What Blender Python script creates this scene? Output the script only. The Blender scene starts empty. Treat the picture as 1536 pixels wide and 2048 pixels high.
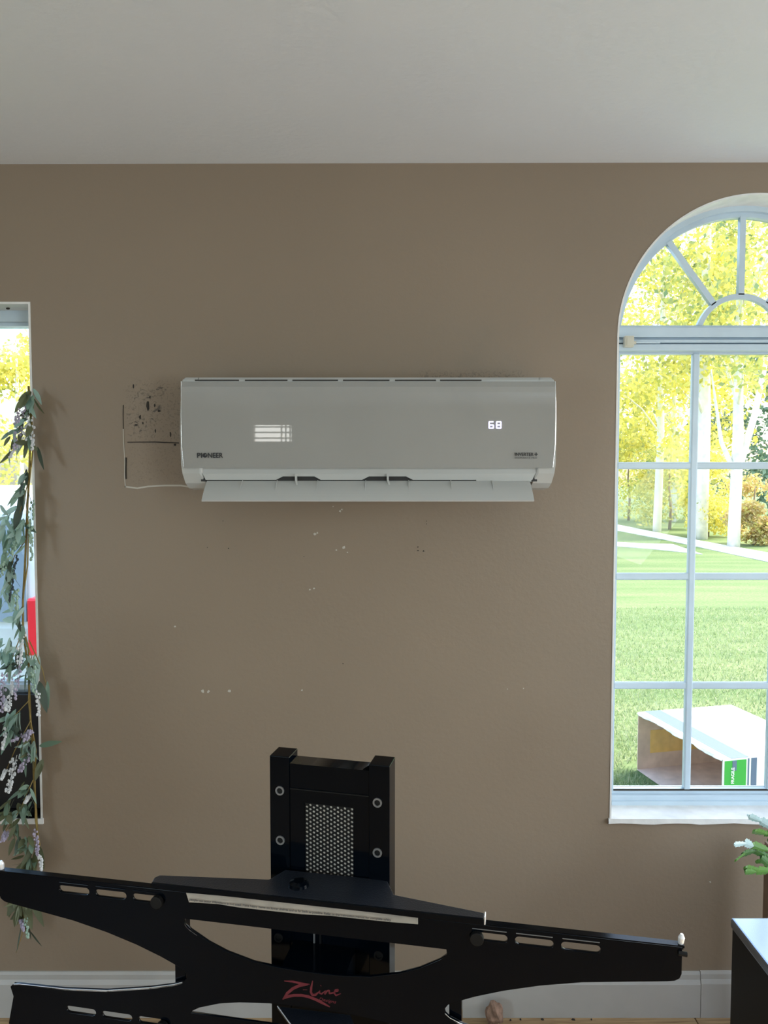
import bpy, bmesh, math, random
from mathutils import Vector, Matrix
random.seed(7)
S = bpy.context.scene
COL = S.collection
PI = math.pi

# ---------------------------------------------------------------- camera, sky, lights, exposure
CZ = 1.598; F = 1538.0; PITCH = math.radians(3.1)
cam = bpy.data.cameras.new('camera'); camo = bpy.data.objects.new('camera', cam); COL.objects.link(camo)
cam.sensor_fit = 'VERTICAL'; cam.sensor_height = 24.0; cam.lens = 24.0 * F / 2048.0
cam.clip_start = 0.02; cam.clip_end = 500
camo.location = (0, 0, CZ); camo.rotation_euler = (PI/2 - PITCH, 0, 0)
S.camera = camo
S.view_settings.view_transform = 'Standard'; S.view_settings.look = 'None'
S.view_settings.gamma = 1; S.view_settings.use_curve_mapping = False
S.view_settings.exposure = 0.0

w = bpy.data.worlds.new('sky'); S.world = w; w.use_nodes = True
wn = w.node_tree.nodes; wn.clear()
sky = wn.new('ShaderNodeTexSky'); sky.sky_type = 'NISHITA'; sky.sun_disc = False
sky.sun_elevation = math.radians(42); sky.sun_rotation = math.radians(70); sky.air_density = 1.0; sky.dust_density = 3.0; sky.ozone_density = 1
bg = wn.new('ShaderNodeBackground'); bg.inputs['Strength'].default_value = 1.0
wo = wn.new('ShaderNodeOutputWorld')
w.node_tree.links.new(sky.outputs[0], bg.inputs[0]); w.node_tree.links.new(bg.outputs[0], wo.inputs[0])

def lamp(name, kind, loc, direction, energy, color=(1, 1, 1), size=(1, 1)):
    l = bpy.data.lights.new(name, kind); l.energy = energy; l.color = color
    if kind == 'AREA':
        l.shape = 'RECTANGLE'; l.size, l.size_y = size
    o = bpy.data.objects.new(name, l); COL.objects.link(o); o.location = loc
    o.rotation_euler = Vector(direction).to_track_quat('-Z', 'Y').to_euler()
    return o, l
so, sl = lamp('sun', 'SUN', (20, 10, 20), (-0.80, -0.11, -0.72), 5.0, (1.0, 0.93, 0.80)); sl.angle = math.radians(1.0)
# daylight through the windows of the room behind the camera (each lamp fills one opening)
lamp('daylight_back_blind_window', 'AREA', (-1.29, -5.13, 1.97), (0, 1, 0), 4, (1.0, 0.98, 0.94), (0.44, 0.28))
lamp('daylight_left_window', 'AREA', (-3.0, -1.75, 1.4), (1, 0, 0.8), 56, (0.77, 0.93, 1.0), (1.45, 1.5))
lamp('daylight_right_window', 'AREA', (2.6, -2.6, 1.4), (-1, 0, 0.8), 116, (0.79, 0.93, 1.0), (1.7, 1.5))
lamp('daylight_right_front_window', 'AREA', (2.6, 1.0, 1.15), (-1, 0, 0.05), 27, (0.78, 0.91, 1.0), (1.6, 1.7))

# ---------------------------------------------------------------- materials
def mat(name, col, rough=0.5, metal=0.0, spec=0.5, coat=0.0, noise=None, bump=None, var=0.0, emit=None, trans=0.0):
    m = bpy.data.materials.new(name); m.use_nodes = True
    nt = m.node_tree; b = nt.nodes['Principled BSDF']; L = nt.links.new
    b.inputs['Base Color'].default_value = (*col, 1); b.inputs['Roughness'].default_value = rough
    b.inputs['Metallic'].default_value = metal; b.inputs['Specular IOR Level'].default_value = spec
    b.inputs['Coat Weight'].default_value = coat; b.inputs['Coat Roughness'].default_value = 0.03
    tc = nt.nodes.new('ShaderNodeTexCoord')
    if noise:
        sc, amt = noise
        n = nt.nodes.new('ShaderNodeTexNoise'); n.inputs['Scale'].default_value = sc; n.inputs['Detail'].default_value = 4
        L(tc.outputs['Object'], n.inputs['Vector'])
        mr = nt.nodes.new('ShaderNodeMapRange'); mr.inputs['From Min'].default_value = .3; mr.inputs['From Max'].default_value = .7
        mr.inputs['To Min'].default_value = 1 - amt; mr.inputs['To Max'].default_value = 1 + amt
        L(n.outputs['Fac'], mr.inputs['Value'])
        mx = nt.nodes.new('ShaderNodeVectorMath'); mx.operation = 'SCALE'; mx.inputs[0].default_value = col
        L(mr.outputs[0], mx.inputs['Scale']); L(mx.outputs[0], b.inputs['Base Color'])
    if bump:
        sc, st = bump
        n2 = nt.nodes.new('ShaderNodeTexNoise'); n2.inputs['Scale'].default_value = sc; n2.inputs['Detail'].default_value = 3
        L(tc.outputs['Object'], n2.inputs['Vector'])
        bp = nt.nodes.new('ShaderNodeBump'); bp.inputs['Strength'].default_value = st; bp.inputs['Distance'].default_value = .002
        L(n2.outputs['Fac'], bp.inputs['Height']); L(bp.outputs[0], b.inputs['Normal'])
    if emit:
        b.inputs['Emission Color'].default_value = (*emit[0], 1); b.inputs['Emission Strength'].default_value = emit[1]
    return m

def leaf_mat(name, cols, trans=0.35, rough=0.5):
    m = bpy.data.materials.new(name); m.use_nodes = True; nt = m.node_tree; nt.nodes.clear(); L = nt.links.new
    g = nt.nodes.new('ShaderNodeNewGeometry'); r = nt.nodes.new('ShaderNodeValToRGB')
    oi = nt.nodes.new('ShaderNodeObjectInfo'); ad = nt.nodes.new('ShaderNodeMath'); ad.operation = 'ADD'
    fr = nt.nodes.new('ShaderNodeMath'); fr.operation = 'FRACT'
    L(g.outputs['Random Per Island'], ad.inputs[0]); L(oi.outputs['Random'], ad.inputs[1]); L(ad.outputs[0], fr.inputs[0]); L(fr.outputs[0], r.inputs[0])
    r.color_ramp.elements[0].color = (*cols[0], 1); r.color_ramp.elements[1].color = (*cols[-1], 1)
    for i, c in enumerate(cols[1:-1]):
        e = r.color_ramp.elements.new((i + 1) / (len(cols) - 1)); e.color = (*c, 1)
    d = nt.nodes.new('ShaderNodeBsdfPrincipled'); d.inputs['Roughness'].default_value = rough; L(r.outputs[0], d.inputs['Base Color'])
    t = nt.nodes.new('ShaderNodeBsdfTranslucent'); L(r.outputs[0], t.inputs['Color'])
    mx = nt.nodes.new('ShaderNodeMixShader'); mx.inputs[0].default_value = trans
    o = nt.nodes.new('ShaderNodeOutputMaterial'); L(d.outputs[0], mx.inputs[1]); L(t.outputs[0], mx.inputs[2]); L(mx.outputs[0], o.inputs[0])
    return m

def wall_mat():
    m = mat('tan_wall_paint', (0.268, 0.210, 0.153), 0.42, spec=0.35)
    nt = m.node_tree; L = nt.links.new; b = nt.nodes['Principled BSDF']; N = nt.nodes.new
    tc = [n for n in nt.nodes if n.type == 'TEX_COORD'][0]
    sep = N('ShaderNodeSeparateXYZ'); L(tc.outputs['Object'], sep.inputs[0])
    def mth(op, a, b_=None, c=None):
        n = N('ShaderNodeMath'); n.operation = op
        for i, v in enumerate((a, b_, c)):
            if v is None: continue
            if isinstance(v, (int, float)): n.inputs[i].default_value = v
            else: L(v, n.inputs[i])
        return n.outputs[0]
    def box(x0, x1, z0, z1, soft):
        def edge(v, lo, hi):
            a = N('ShaderNodeMapRange'); a.interpolation_type = 'SMOOTHSTEP'; L(v, a.inputs[0]); a.inputs[1].default_value = lo - soft; a.inputs[2].default_value = lo + soft
            c = N('ShaderNodeMapRange'); c.interpolation_type = 'SMOOTHSTEP'; L(v, c.inputs[0]); c.inputs[1].default_value = hi + soft; c.inputs[2].default_value = hi - soft
            return mth('MULTIPLY', a.outputs[0], c.outputs[0])
        return mth('MULTIPLY', edge(sep.outputs[0], x0, x1), edge(sep.outputs[1], z0, z1))
    def noise(sc, det=5, dist=0.0):
        n = N('ShaderNodeTexNoise'); n.inputs['Scale'].default_value = sc; n.inputs['Detail'].default_value = det; n.inputs['Distortion'].default_value = dist
        L(tc.outputs['Object'], n.inputs['Vector']); return n.outputs['Fac']
    def step(v, lo, hi):
        a = N('ShaderNodeMapRange'); L(v, a.inputs[0]); a.inputs[1].default_value = lo; a.inputs[2].default_value = hi; a.clamp = True; return a.outputs[0]
    # scuffed, unpainted patch left of the air conditioner (dirt and gouges)
    patch = box(-0.722, -0.55, 1.69, 1.85, 0.02)
    patch2 = box(-0.722, -0.55, 1.56, 1.70, 0.012)
    sp = mth('MULTIPLY', step(noise(55, 3, 1.6), 0.57, 0.63), step(noise(17, 2, 0.5), 0.46, 0.56))
    fine = step(noise(170, 2, 0.6), 0.54, 0.66)
    dirt = mth('ADD', mth('MULTIPLY', sp, patch), mth('MULTIPLY', mth('MULTIPLY', fine, 0.42), mth('ADD', patch, mth('MULTIPLY', patch2, 0.55))))
    top = mth('MULTIPLY', box(0.10, 0.40, 1.838, 1.875, 0.012), step(noise(120, 3, 1.0), 0.5, 0.68))
    dirt = mth('MINIMUM', mth('ADD', dirt, mth('MULTIPLY', top, 0.6)), 1.0)
    sm = mth('MULTIPLY', box(0.12, 0.36, 1.84, 1.99, 0.06), step(noise(9, 3), 0.4, 0.7))
    broad = noise(1.3, 2)
    mr = N('ShaderNodeMapRange'); L(broad, mr.inputs[0]); mr.inputs[1].default_value = .35; mr.inputs[2].default_value = .65; mr.inputs[3].default_value = .97; mr.inputs[4].default_value = 1.03
    base = N('ShaderNodeVectorMath'); base.operation = 'SCALE'; base.inputs[0].default_value = (0.268, 0.210, 0.153); L(mr.outputs[0], base.inputs['Scale'])
    mx = N('ShaderNodeMix'); mx.data_type = 'RGBA'; L(mth('MULTIPLY', sm, 0.25), mx.inputs[0]); L(base.outputs[0], mx.inputs[6]); mx.inputs[7].default_value = (0.17, 0.16, 0.13, 1)
    mx2 = N('ShaderNodeMix'); mx2.data_type = 'RGBA'; L(mth('MULTIPLY', dirt, 0.8), mx2.inputs[0]); L(mx.outputs[2], mx2.inputs[6]); mx2.inputs[7].default_value = (0.075, 0.062, 0.05, 1)
    L(mx2.outputs[2], b.inputs['Base Color'])
    bp = N('ShaderNodeBump'); bp.inputs['Strength'].default_value = .35; bp.inputs['Distance'].default_value = .0012
    L(mth('ADD', noise(95, 4), mth('MULTIPLY', noise(14, 2), 1.5)), bp.inputs['Height']); L(bp.outputs[0], b.inputs['Normal'])
    return m

M = {}
M['wall'] = wall_mat()
M['wall_plain'] = mat('tan_wall_paint_plain', (0.268, 0.210, 0.153), 0.5, spec=0.3, noise=(1.3, .03))
M['ceiling'] = mat('ceiling_paint', (0.80, 0.84, 0.88), 0.75, spec=0.2, noise=(2.0, .02), bump=(60, .55))
M['white_trim'] = mat('white_trim_paint', (0.45, 0.445, 0.42), 0.4, noise=(9, .05))
M['reveal'] = mat('window_reveal_paint', (0.80, 0.80, 0.78), 0.5, noise=(30, .06), bump=(50, .5))
M['vinyl'] = mat('window_vinyl', (0.56, 0.68, 0.77), 0.35, noise=(14, .04))  # bluish tint carries the daylight haze over the frames
M['exterior'] = mat('exterior_siding', (0.6, 0.58, 0.54), 0.7)
M['plastic'] = mat('air_conditioner_plastic', (0.46, 0.47, 0.455), 0.30, noise=(7, .012))
M['panel'] = mat('air_conditioner_gloss_panel', (0.31, 0.31, 0.295), 0.015, noise=(5, .03))
M['cavity'] = mat('outlet_shadow_plastic', (0.02, 0.02, 0.02), 0.6)
M['chrome'] = mat('chrome', (0.85, 0.86, 0.86), 0.08, metal=1)
M['ink'] = mat('black_ink', (0.012, 0.012, 0.014), 0.5)
M['grey_ink'] = mat('grey_ink', (0.10, 0.10, 0.10), 0.5)
M['led'] = mat('display_light', (0.8, 0.8, 1.0), 0.5, emit=((0.58, 0.54, 1.0), 1.05))
M['black'] = mat('gloss_black_powder_coat', (0.0008, 0.0020, 0.0040), 0.10, spec=0.14)
M['black_top'] = mat('black_flake_coat', (0.010, 0.013, 0.020), 0.32, spec=0.7, bump=(400, .3))
M['black_matte'] = mat('black_rubber', (0.004, 0.004, 0.004), 0.6, spec=.25)
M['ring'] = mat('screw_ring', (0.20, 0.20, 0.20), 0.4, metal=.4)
M['mesh_back'] = mat('glint_sheet_behind_mesh', (0.85, 0.82, 0.74), 0.8)  # pale colour stands in for glints on the hole edges
M['edge'] = mat('silver_edge_glint', (0.97, 0.98, 1.0), 0.3, metal=.5)  # white stands for window glints on black edges; also silver of the pins
M['paper'] = mat('label_paper', (0.36, 0.31, 0.25), 0.7, noise=(40, .1))
M['red'] = mat('red_logo_ink', (0.13, 0.012, 0.022), 0.5)
M['gap'] = mat('dark_gap', (0.03, 0.025, 0.02), 0.8)
M['chip'] = mat('paint_chip_plaster', (0.52, 0.49, 0.43), 0.8)
M['rubber_board'] = mat('black_board', (0.003, 0.003, 0.004), 0.5)
M['cardboard'] = mat('brown_cardboard', (0.78, 0.61, 0.52), 0.8, noise=(12, .12))
M['tan_board'] = mat('tan_cardboard_patch', (0.92, 0.62, 0.22), 0.8, noise=(14, .1))
M['white_card'] = mat('white_carton_print', (0.85, 0.86, 0.88), 0.6)
M['blue_card'] = mat('blue_grey_carton_print', (0.11, 0.15, 0.24), 0.6)
M['green_card'] = mat('green_carton_print', (0.04, 0.36, 0.05), 0.6)
M['bark'] = mat('pale_bark', (0.85, 0.80, 0.72), 0.8, noise=(5, .15))
M['bark_dark'] = mat('brown_bark', (0.30, 0.22, 0.15), 0.8, noise=(5, .25))
M['road'] = mat('pale_concrete', (0.72, 0.68, 0.62), 0.9, noise=(2, .05))
M['stem'] = mat('garland_stem', (0.24, 0.17, 0.045), 0.6, noise=(60, .25))
M['bud_white'] = mat('white_bud', (0.70, 0.72, 0.74), 0.7)
M['bud_lilac'] = mat('lilac_bud', (0.42, 0.38, 0.50), 0.7)
M['bud_green'] = mat('pale_green_bud', (0.34, 0.48, 0.38), 0.7)
M['bud_dark'] = mat('dark_bud', (0.035, 0.05, 0.06), 0.7)
M['cabinet'] = mat('black_cabinet_side', (0.006, 0.006, 0.006), 0.5, spec=.2)
M['cabinet_top'] = mat('cabinet_top_sky_sheen', (0.25, 0.30, 0.38), 0.22, metal=1.0)  # blue-grey metal tint paints the sky reflected in the black top
M['clay'] = mat('brown_clay', (0.16, 0.10, 0.07), 0.6, noise=(10, .1))
M['soil'] = mat('soil', (0.03, 0.022, 0.015), 0.9)
M['cream_plastic'] = mat('cream_plastic', (0.62, 0.60, 0.50), 0.4)
M['car_body'] = mat('silver_vehicle_paint', (0.55, 0.60, 0.66), 0.25, coat=.6)
M['car_glass'] = mat('vehicle_glass', (0.10, 0.14, 0.18), 0.05, spec=.9)
M['tail'] = mat('red_tail_lens', (0.75, 0.03, 0.05), 0.2)
M['tyre'] = mat('tyre_rubber', (0.03, 0.03, 0.03), 0.8)
M['wood_brown'] = mat('brown_wood', (0.20, 0.13, 0.085), 0.6, noise=(20, .15))
M['fluff'] = mat('brown_crumpled_paper', (0.24, 0.15, 0.105), 0.85, noise=(60, .45), bump=(80, .6))
M['blind'] = mat('white_blind_slat', (0.75, 0.74, 0.70), 0.5)
M['leaf_tree'] = leaf_mat('tree_leaf', [(0.52, 0.50, 0.10), (0.78, 0.69, 0.14), (0.90, 0.78, 0.22), (0.34, 0.38, 0.13)], .45)
M['leaf_tree2'] = leaf_mat('tree_leaf_green', [(0.33, 0.40, 0.13), (0.60, 0.57, 0.15), (0.72, 0.64, 0.18), (0.20, 0.29, 0.14)], .4)
M['leaf_dark'] = leaf_mat('evergreen_leaf', [(0.16, 0.26, 0.18), (0.24, 0.34, 0.25), (0.12, 0.19, 0.14)], .2)
M['leaf_shrub'] = leaf_mat('shrub_leaf', [(0.60, 0.56, 0.16), (0.66, 0.46, 0.22), (0.48, 0.42, 0.18)], .4)
M['leaf_a'] = leaf_mat('garland_leaf_grey', [(0.17, 0.27, 0.19), (0.27, 0.40, 0.31), (0.13, 0.21, 0.16)], .3)
M['leaf_b'] = leaf_mat('garland_leaf_pale', [(0.38, 0.55, 0.48), (0.46, 0.60, 0.54), (0.28, 0.45, 0.38)], .35)
M['leaf_c'] = leaf_mat('garland_leaf_dark', [(0.045, 0.07, 0.05), (0.08, 0.11, 0.08), (0.05, 0.075, 0.055)], .2)
M['leaf_d'] = leaf_mat('garland_leaf_olive', [(0.16, 0.18, 0.09), (0.13, 0.15, 0.08), (0.18, 0.20, 0.11)], .3)
M['pad'] = leaf_mat('cactus_pad', [(0.10, 0.26, 0.05), (0.16, 0.36, 0.08), (0.07, 0.18, 0.05)], .25, .3)
M['pad_pale'] = leaf_mat('cactus_pad_pale', [(0.40, 0.58, 0.60), (0.48, 0.66, 0.70), (0.35, 0.50, 0.52)], .25, .3)
M['grass_blade'] = leaf_mat('grass_blade', [(0.18, 0.26, 0.10), (0.30, 0.36, 0.16), (0.46, 0.50, 0.32), (0.10, 0.18, 0.06)], .4)

def lawn_mat():
    m = mat('lawn', (0.2, 0.32, 0.09), 0.9, spec=0.1); nt = m.node_tree; L = nt.links.new; N = nt.nodes.new
    tc = [n for n in nt.nodes if n.type == 'TEX_COORD'][0]
    mp = N('ShaderNodeMapping'); mp.inputs['Scale'].default_value = (0.25, 1.6, 1); mp.inputs['Rotation'].default_value = (0, 0, .12); L(tc.outputs['Object'], mp.inputs[0])
    a = N('ShaderNodeTexNoise'); a.inputs['Scale'].default_value = 1.2; a.inputs['Detail'].default_value = 5; L(mp.outputs[0], a.inputs[0])
    b = N('ShaderNodeTexNoise'); b.inputs['Scale'].default_value = 28; b.inputs['Detail'].default_value = 4; L(tc.outputs['Object'], b.inputs[0])
    ad = N('ShaderNodeMath'); ad.operation = 'ADD'; L(a.outputs[0], ad.inputs[0]); L(b.outputs[0], ad.inputs[1])
    r = N('ShaderNodeValToRGB'); mr = N('ShaderNodeMapRange'); L(ad.outputs[0], mr.inputs[0]); mr.inputs[1].default_value = .7; mr.inputs[2].default_value = 1.3
    L(mr.outputs[0], r.inputs[0]); r.color_ramp.elements[0].color = (0.105, 0.165, 0.062, 1); r.color_ramp.elements[1].color = (0.23, 0.265, 0.125, 1)
    e = r.color_ramp.elements.new(.5); e.color = (0.155, 0.21, 0.088, 1)
    L(r.outputs[0], nt.nodes['Principled BSDF'].inputs['Base Color'])
    return m
M['lawn'] = lawn_mat()
def glass_mat():
    m = bpy.data.materials.new('window_glass'); m.use_nodes = True; nt = m.node_tree; nt.nodes.clear(); L = nt.links.new
    t = nt.nodes.new('ShaderNodeBsdfTransparent'); t.inputs[0].default_value = (0.94, 0.97, 0.96, 1)
    g = nt.nodes.new('ShaderNodeBsdfGlossy'); g.inputs['Roughness'].default_value = 0.01
    f = nt.nodes.new('ShaderNodeFresnel'); f.inputs[0].default_value = 1.16
    x = nt.nodes.new('ShaderNodeMixShader'); o = nt.nodes.new('ShaderNodeOutputMaterial')
    L(f.outputs[0], x.inputs[0]); L(t.outputs[0], x.inputs[1]); L(g.outputs[0], x.inputs[2]); L(x.outputs[0], o.inputs[0]); return m
M['glass'] = glass_mat()
def plank_mat():
    m = mat('tan_floor_plank', (0.42, 0.28, 0.15), 0.45); nt = m.node_tree; L = nt.links.new; N = nt.nodes.new
    tc = [n for n in nt.nodes if n.type == 'TEX_COORD'][0]
    mp = N('ShaderNodeMapping'); mp.inputs['Scale'].default_value = (3, 40, 1); L(tc.outputs['Object'], mp.inputs[0])
    a = N('ShaderNodeTexNoise'); a.inputs['Scale'].default_value = 2; a.inputs['Detail'].default_value = 6; a.inputs['Distortion'].default_value = 1.5; L(mp.outputs[0], a.inputs[0])
    r = N('ShaderNodeValToRGB'); L(a.outputs[0], r.inputs[0]); r.color_ramp.elements[0].position = .3; r.color_ramp.elements[1].position = .7
    r.color_ramp.elements[0].color = (0.22, 0.13, 0.06, 1); r.color_ramp.elements[1].color = (0.52, 0.37, 0.20, 1)
    L(r.outputs[0], nt.nodes['Principled BSDF'].inputs['Base Color']); return m
M['plank'] = plank_mat()

# ---------------------------------------------------------------- helpers
def obj(name, verts, faces, m, parent=None, smooth=False):
    me = bpy.data.meshes.new(name); me.from_pydata([tuple(v) for v in verts], [], faces); me.update()
    if m is not None: me.materials.append(m)
    if smooth:
        for p in me.polygons: p.use_smooth = True
    o = bpy.data.objects.new(name, me); COL.objects.link(o)
    if parent: o.parent = parent
    return o
def tag(o, label=None, cat=None, group=None, kind=None):
    if label: o['label'] = label
    if cat: o['category'] = cat
    if group: o['group'] = group
    if kind: o['kind'] = kind
    return o
def empty(name, loc=(0, 0, 0), rz=0, **k):
    o = bpy.data.objects.new(name, None); COL.objects.link(o); o.location = loc; o.rotation_euler = (0, 0, rz); o.empty_display_size = .05
    return tag(o, **k)
class MB:
    def __init__(s): s.v = []; s.f = []
    def add(s, v, f):
        n = len(s.v); s.v += [tuple(p) for p in v]; s.f += [[i + n for i in q] for q in f]; return s
    def box(s, x0, x1, y0, y1, z0, z1):
        v = [(x0, y0, z0), (x1, y0, z0), (x1, y1, z0), (x0, y1, z0), (x0, y0, z1), (x1, y0, z1), (x1, y1, z1), (x0, y1, z1)]
        return s.add(v, [[0, 3, 2, 1], [4, 5, 6, 7], [0, 1, 5, 4], [1, 2, 6, 5], [2, 3, 7, 6], [3, 0, 4, 7]])
    def hexa(s, a, b):   # two quads a (front), b (back) joined
        return s.add(list(a) + list(b), [[0, 1, 2, 3], [7, 6, 5, 4], [0, 4, 5, 1], [1, 5, 6, 2], [2, 6, 7, 3], [3, 7, 4, 0]])
    def prism(s, a, b):  # two n-gons
        n = len(a); return s.add(list(a) + list(b), [list(range(n)), list(range(2*n - 1, n - 1, -1))] + [[i, i + n, (i + 1) % n + n, (i + 1) % n] for i in range(n)])
    def tube(s, pts, rad, n=8, cap=True):
        pts = [Vector(p) for p in pts]; rs = rad if isinstance(rad, (list, tuple)) else [rad] * len(pts); base = len(s.v)
        up = Vector((0.13, 0.31, 0.94))
        for i, p in enumerate(pts):
            d = (pts[min(i + 1, len(pts) - 1)] - pts[max(i - 1, 0)]).normalized()
            a = d.cross(up)
            if a.length < .05: a = d.cross(Vector((1, 0, 0)))
            a.normalize(); b = d.cross(a)
            for k in range(n):
                t = 2 * PI * k / n; s.v.append(tuple(p + (a * math.cos(t) + b * math.sin(t)) * rs[i]))
        for i in range(len(pts) - 1):
            for k in range(n):
                s.f.append([base + i*n + k, base + i*n + (k + 1) % n, base + (i + 1)*n + (k + 1) % n, base + (i + 1)*n + k])
        if cap:
            s.f.append([base + k for k in range(n)][::-1]); s.f.append([base + (len(pts) - 1)*n + k for k in range(n)])
        return s
    def blob(s, c, r, n=5, m=4):
        c = Vector(c); base = len(s.v)
        if isinstance(r, (int, float)): r = (r, r, r)
        for j in range(1, m):
            ph = PI * j / m
            for k in range(n):
                t = 2*PI*k/n; s.v.append((c.x + r[0]*math.sin(ph)*math.cos(t), c.y + r[1]*math.sin(ph)*math.sin(t), c.z + r[2]*math.cos(ph)))
        s.v.append((c.x, c.y, c.z + r[2])); s.v.append((c.x, c.y, c.z - r[2])); t_ = base + (m-1)*n
        for k in range(n):
            s.f.append([t_, base + k, base + (k + 1) % n]); s.f.append([t_ + 1, base + (m-2)*n + (k+1) % n, base + (m-2)*n + k])
            for j in range(m - 2): s.f.append([base + j*n + k, base + (j+1)*n + k, base + (j+1)*n + (k+1) % n, base + j*n + (k+1) % n])
        return s
    def build(s, name, m, parent=None, smooth=False): return obj(name, s.v, s.f, m, parent, smooth)
def bevel(o, wdt, seg=2):
    md = o.modifiers.new('bevel', 'BEVEL'); md.width = wdt; md.segments = seg; md.limit_method = 'ANGLE'; md.angle_limit = math.radians(35)
    return o
def sheet(name, loops, depth, m, parent=None, bev=0.0, smooth=False):
    """flat plate with holes: loops of (x, y) in the XY plane, extruded by +-depth/2; returned as a mesh object"""
    cu = bpy.data.curves.new(name, 'CURVE'); cu.dimensions = '2D'; cu.fill_mode = 'BOTH'; cu.extrude = depth / 2; cu.bevel_depth = bev; cu.bevel_resolution = 1
    for lp in loops:
        sp = cu.splines.new('POLY'); sp.points.add(len(lp) - 1); sp.use_cyclic_u = True
        for i, p in enumerate(lp): sp.points[i].co = (p[0], p[1], 0, 1)
    return from_curve(name, cu, m, parent)
def from_curve(name, cu, m, parent=None):
    t = bpy.data.objects.new('tmp', cu); COL.objects.link(t)
    dg = bpy.context.evaluated_depsgraph_get(); me = bpy.data.meshes.new_from_object(t.evaluated_get(dg)); me.name = name
    bpy.data.objects.remove(t); bpy.data.curves.remove(cu); me.materials.clear(); me.materials.append(m)
    o = bpy.data.objects.new(name, me); COL.objects.link(o)
    if parent: o.parent = parent
    return o
def text(name, body, width, height, m, parent=None, thick=0.0, shear=0.0, ext=0.0002, space=1.0):
    cu = bpy.data.curves.new(name, 'FONT'); cu.body = body; cu.offset = thick; cu.extrude = 0.002; cu.shear = shear; cu.space_character = space; cu.resolution_u = 3
    cu.align_x = 'LEFT'
    o = from_curve(name, cu, m, parent); me = o.data
    xs = [v.co.x for v in me.vertices]; ys = [v.co.y for v in me.vertices]
    x0, x1, y0, y1 = min(xs), max(xs), min(ys), max(ys); sx = width / (x1 - x0); sy = (height / (y1 - y0)) if height else sx
    for v in me.vertices: v.co = ((v.co.x - x0) * sx, (v.co.y - y0) * sy, v.co.z * ext / .002)
    return o
def arc(cx, cz, r, a0, a1, n): return [(cx + r*math.cos(a0 + (a1 - a0)*i/n), cz + r*math.sin(a0 + (a1 - a0)*i/n)) for i in range(n + 1)]
def upright(o, y, extra=(0, 0)):  # XY sheet stood up into the XZ plane at depth y
    o.rotation_euler = (PI/2, 0, 0); o.location = (extra[0], y, extra[1]); return o
def ray(px, py):
    x = px - 768; v = py - 1024
    return Vector((x, F*math.cos(PITCH) - v*math.sin(PITCH), -F*math.sin(PITCH) - v*math.cos(PITCH)))
def atY(px, py, Y): d = ray(px, py); return Vector((0, 0, CZ)) + d * (Y / d.y)
def atZ(px, py, Z): d = ray(px, py); return Vector((0, 0, CZ)) + d * ((Z - CZ) / d.z)

W = 2.177; H = 2.44; WT = 0.16          # wall plane, ceiling height, wall thickness
XL, XR, YB = -3.0, 2.6, -5.0
GZ = -0.60                              # ground outside

# ---------------------------------------------------------------- room shell
RX0, RX1, SILL, RC, RZ, RR = 0.655, 1.433, 0.588, 1.044, 1.975, 0.389
LX0, LX1, LTOP = -2.05, -0.990, 2.066
right_open = [(RX1, SILL), (RX1, RZ)] + arc(RC, RZ, RR, 0, PI, 40)[1:-1] + [(RX0, RZ), (RX0, SILL)]
left_open = [(LX0, SILL), (LX1, SILL), (LX1, LTOP), (LX0, LTOP)]
wf = sheet('wall_front', [[(XL - .15, -.05), (XR + .15, -.05), (XR + .15, 2.55), (XL - .15, 2.55)], right_open, left_open], WT, M['wall'])
upright(wf, W + WT/2); tag(wf, kind='structure')
# marks that belong to the front wall
def on_wall(name, pts, m, t=0.0012):
    v = [(atY(x, y, W).x, W - t, atY(x, y, W).z) for x, y in pts]; b = [(p[0], W + .003, p[2]) for p in v]
    o = MB().prism(v, b).build(name, m); o.parent = wf; o.matrix_parent_inverse = wf_inv; return o
bpy.context.view_layer.update(); wf_inv = wf.matrix_world.inverted()
on_wall('crack', [(255, 883.6), (310, 883), (358, 885), (358, 887), (310, 885), (255, 885.2)], M['gap'])
def chip(cx, cy, r, n=7, m=None, nm='paint_chip'):
    pts = [(cx + r*random.uniform(.5, 1.25)*math.cos(2*PI*i/n), cy + r*random.uniform(.4, 1.1)*math.sin(2*PI*i/n)) for i in range(n)]
    on_wall(nm, pts, m or M['chip'])
for c in [(687, 1095, 4.5), (673, 1100, 2), (695, 1105, 2), (630, 1068, 3), (635, 1066, 2.2), (680, 1022, 3), (684, 1019, 2), (666, 1013, 1.2), (620, 1179, 2), (628, 1177, 3), (405, 1382, 4), (417, 1383, 3), (459, 1381, 3.6), (604, 1380, 1.8), (350, 1253, 1.8), (1420, 1764, 1.8), (1015, 1378, 1.0), (1047, 1377, 1.2), (445, 817, 0.5)]:
    chip(*c)
for x, y, r in [(836, 1094, 1.6), (836, 1101, 1.8), (847, 1102, 2.0), (457, 1097, 1.5), (415, 1095, 1.0), (686, 1327, 1.4), (853, 1042, 1.2), (853, 1048, 1.0), (446, 1042, 1.0), (608, 1113, .9), (350, 890, 3.2)]:
    chip(x, y, r, 8, M['gap'], 'nail_hole')
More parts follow.
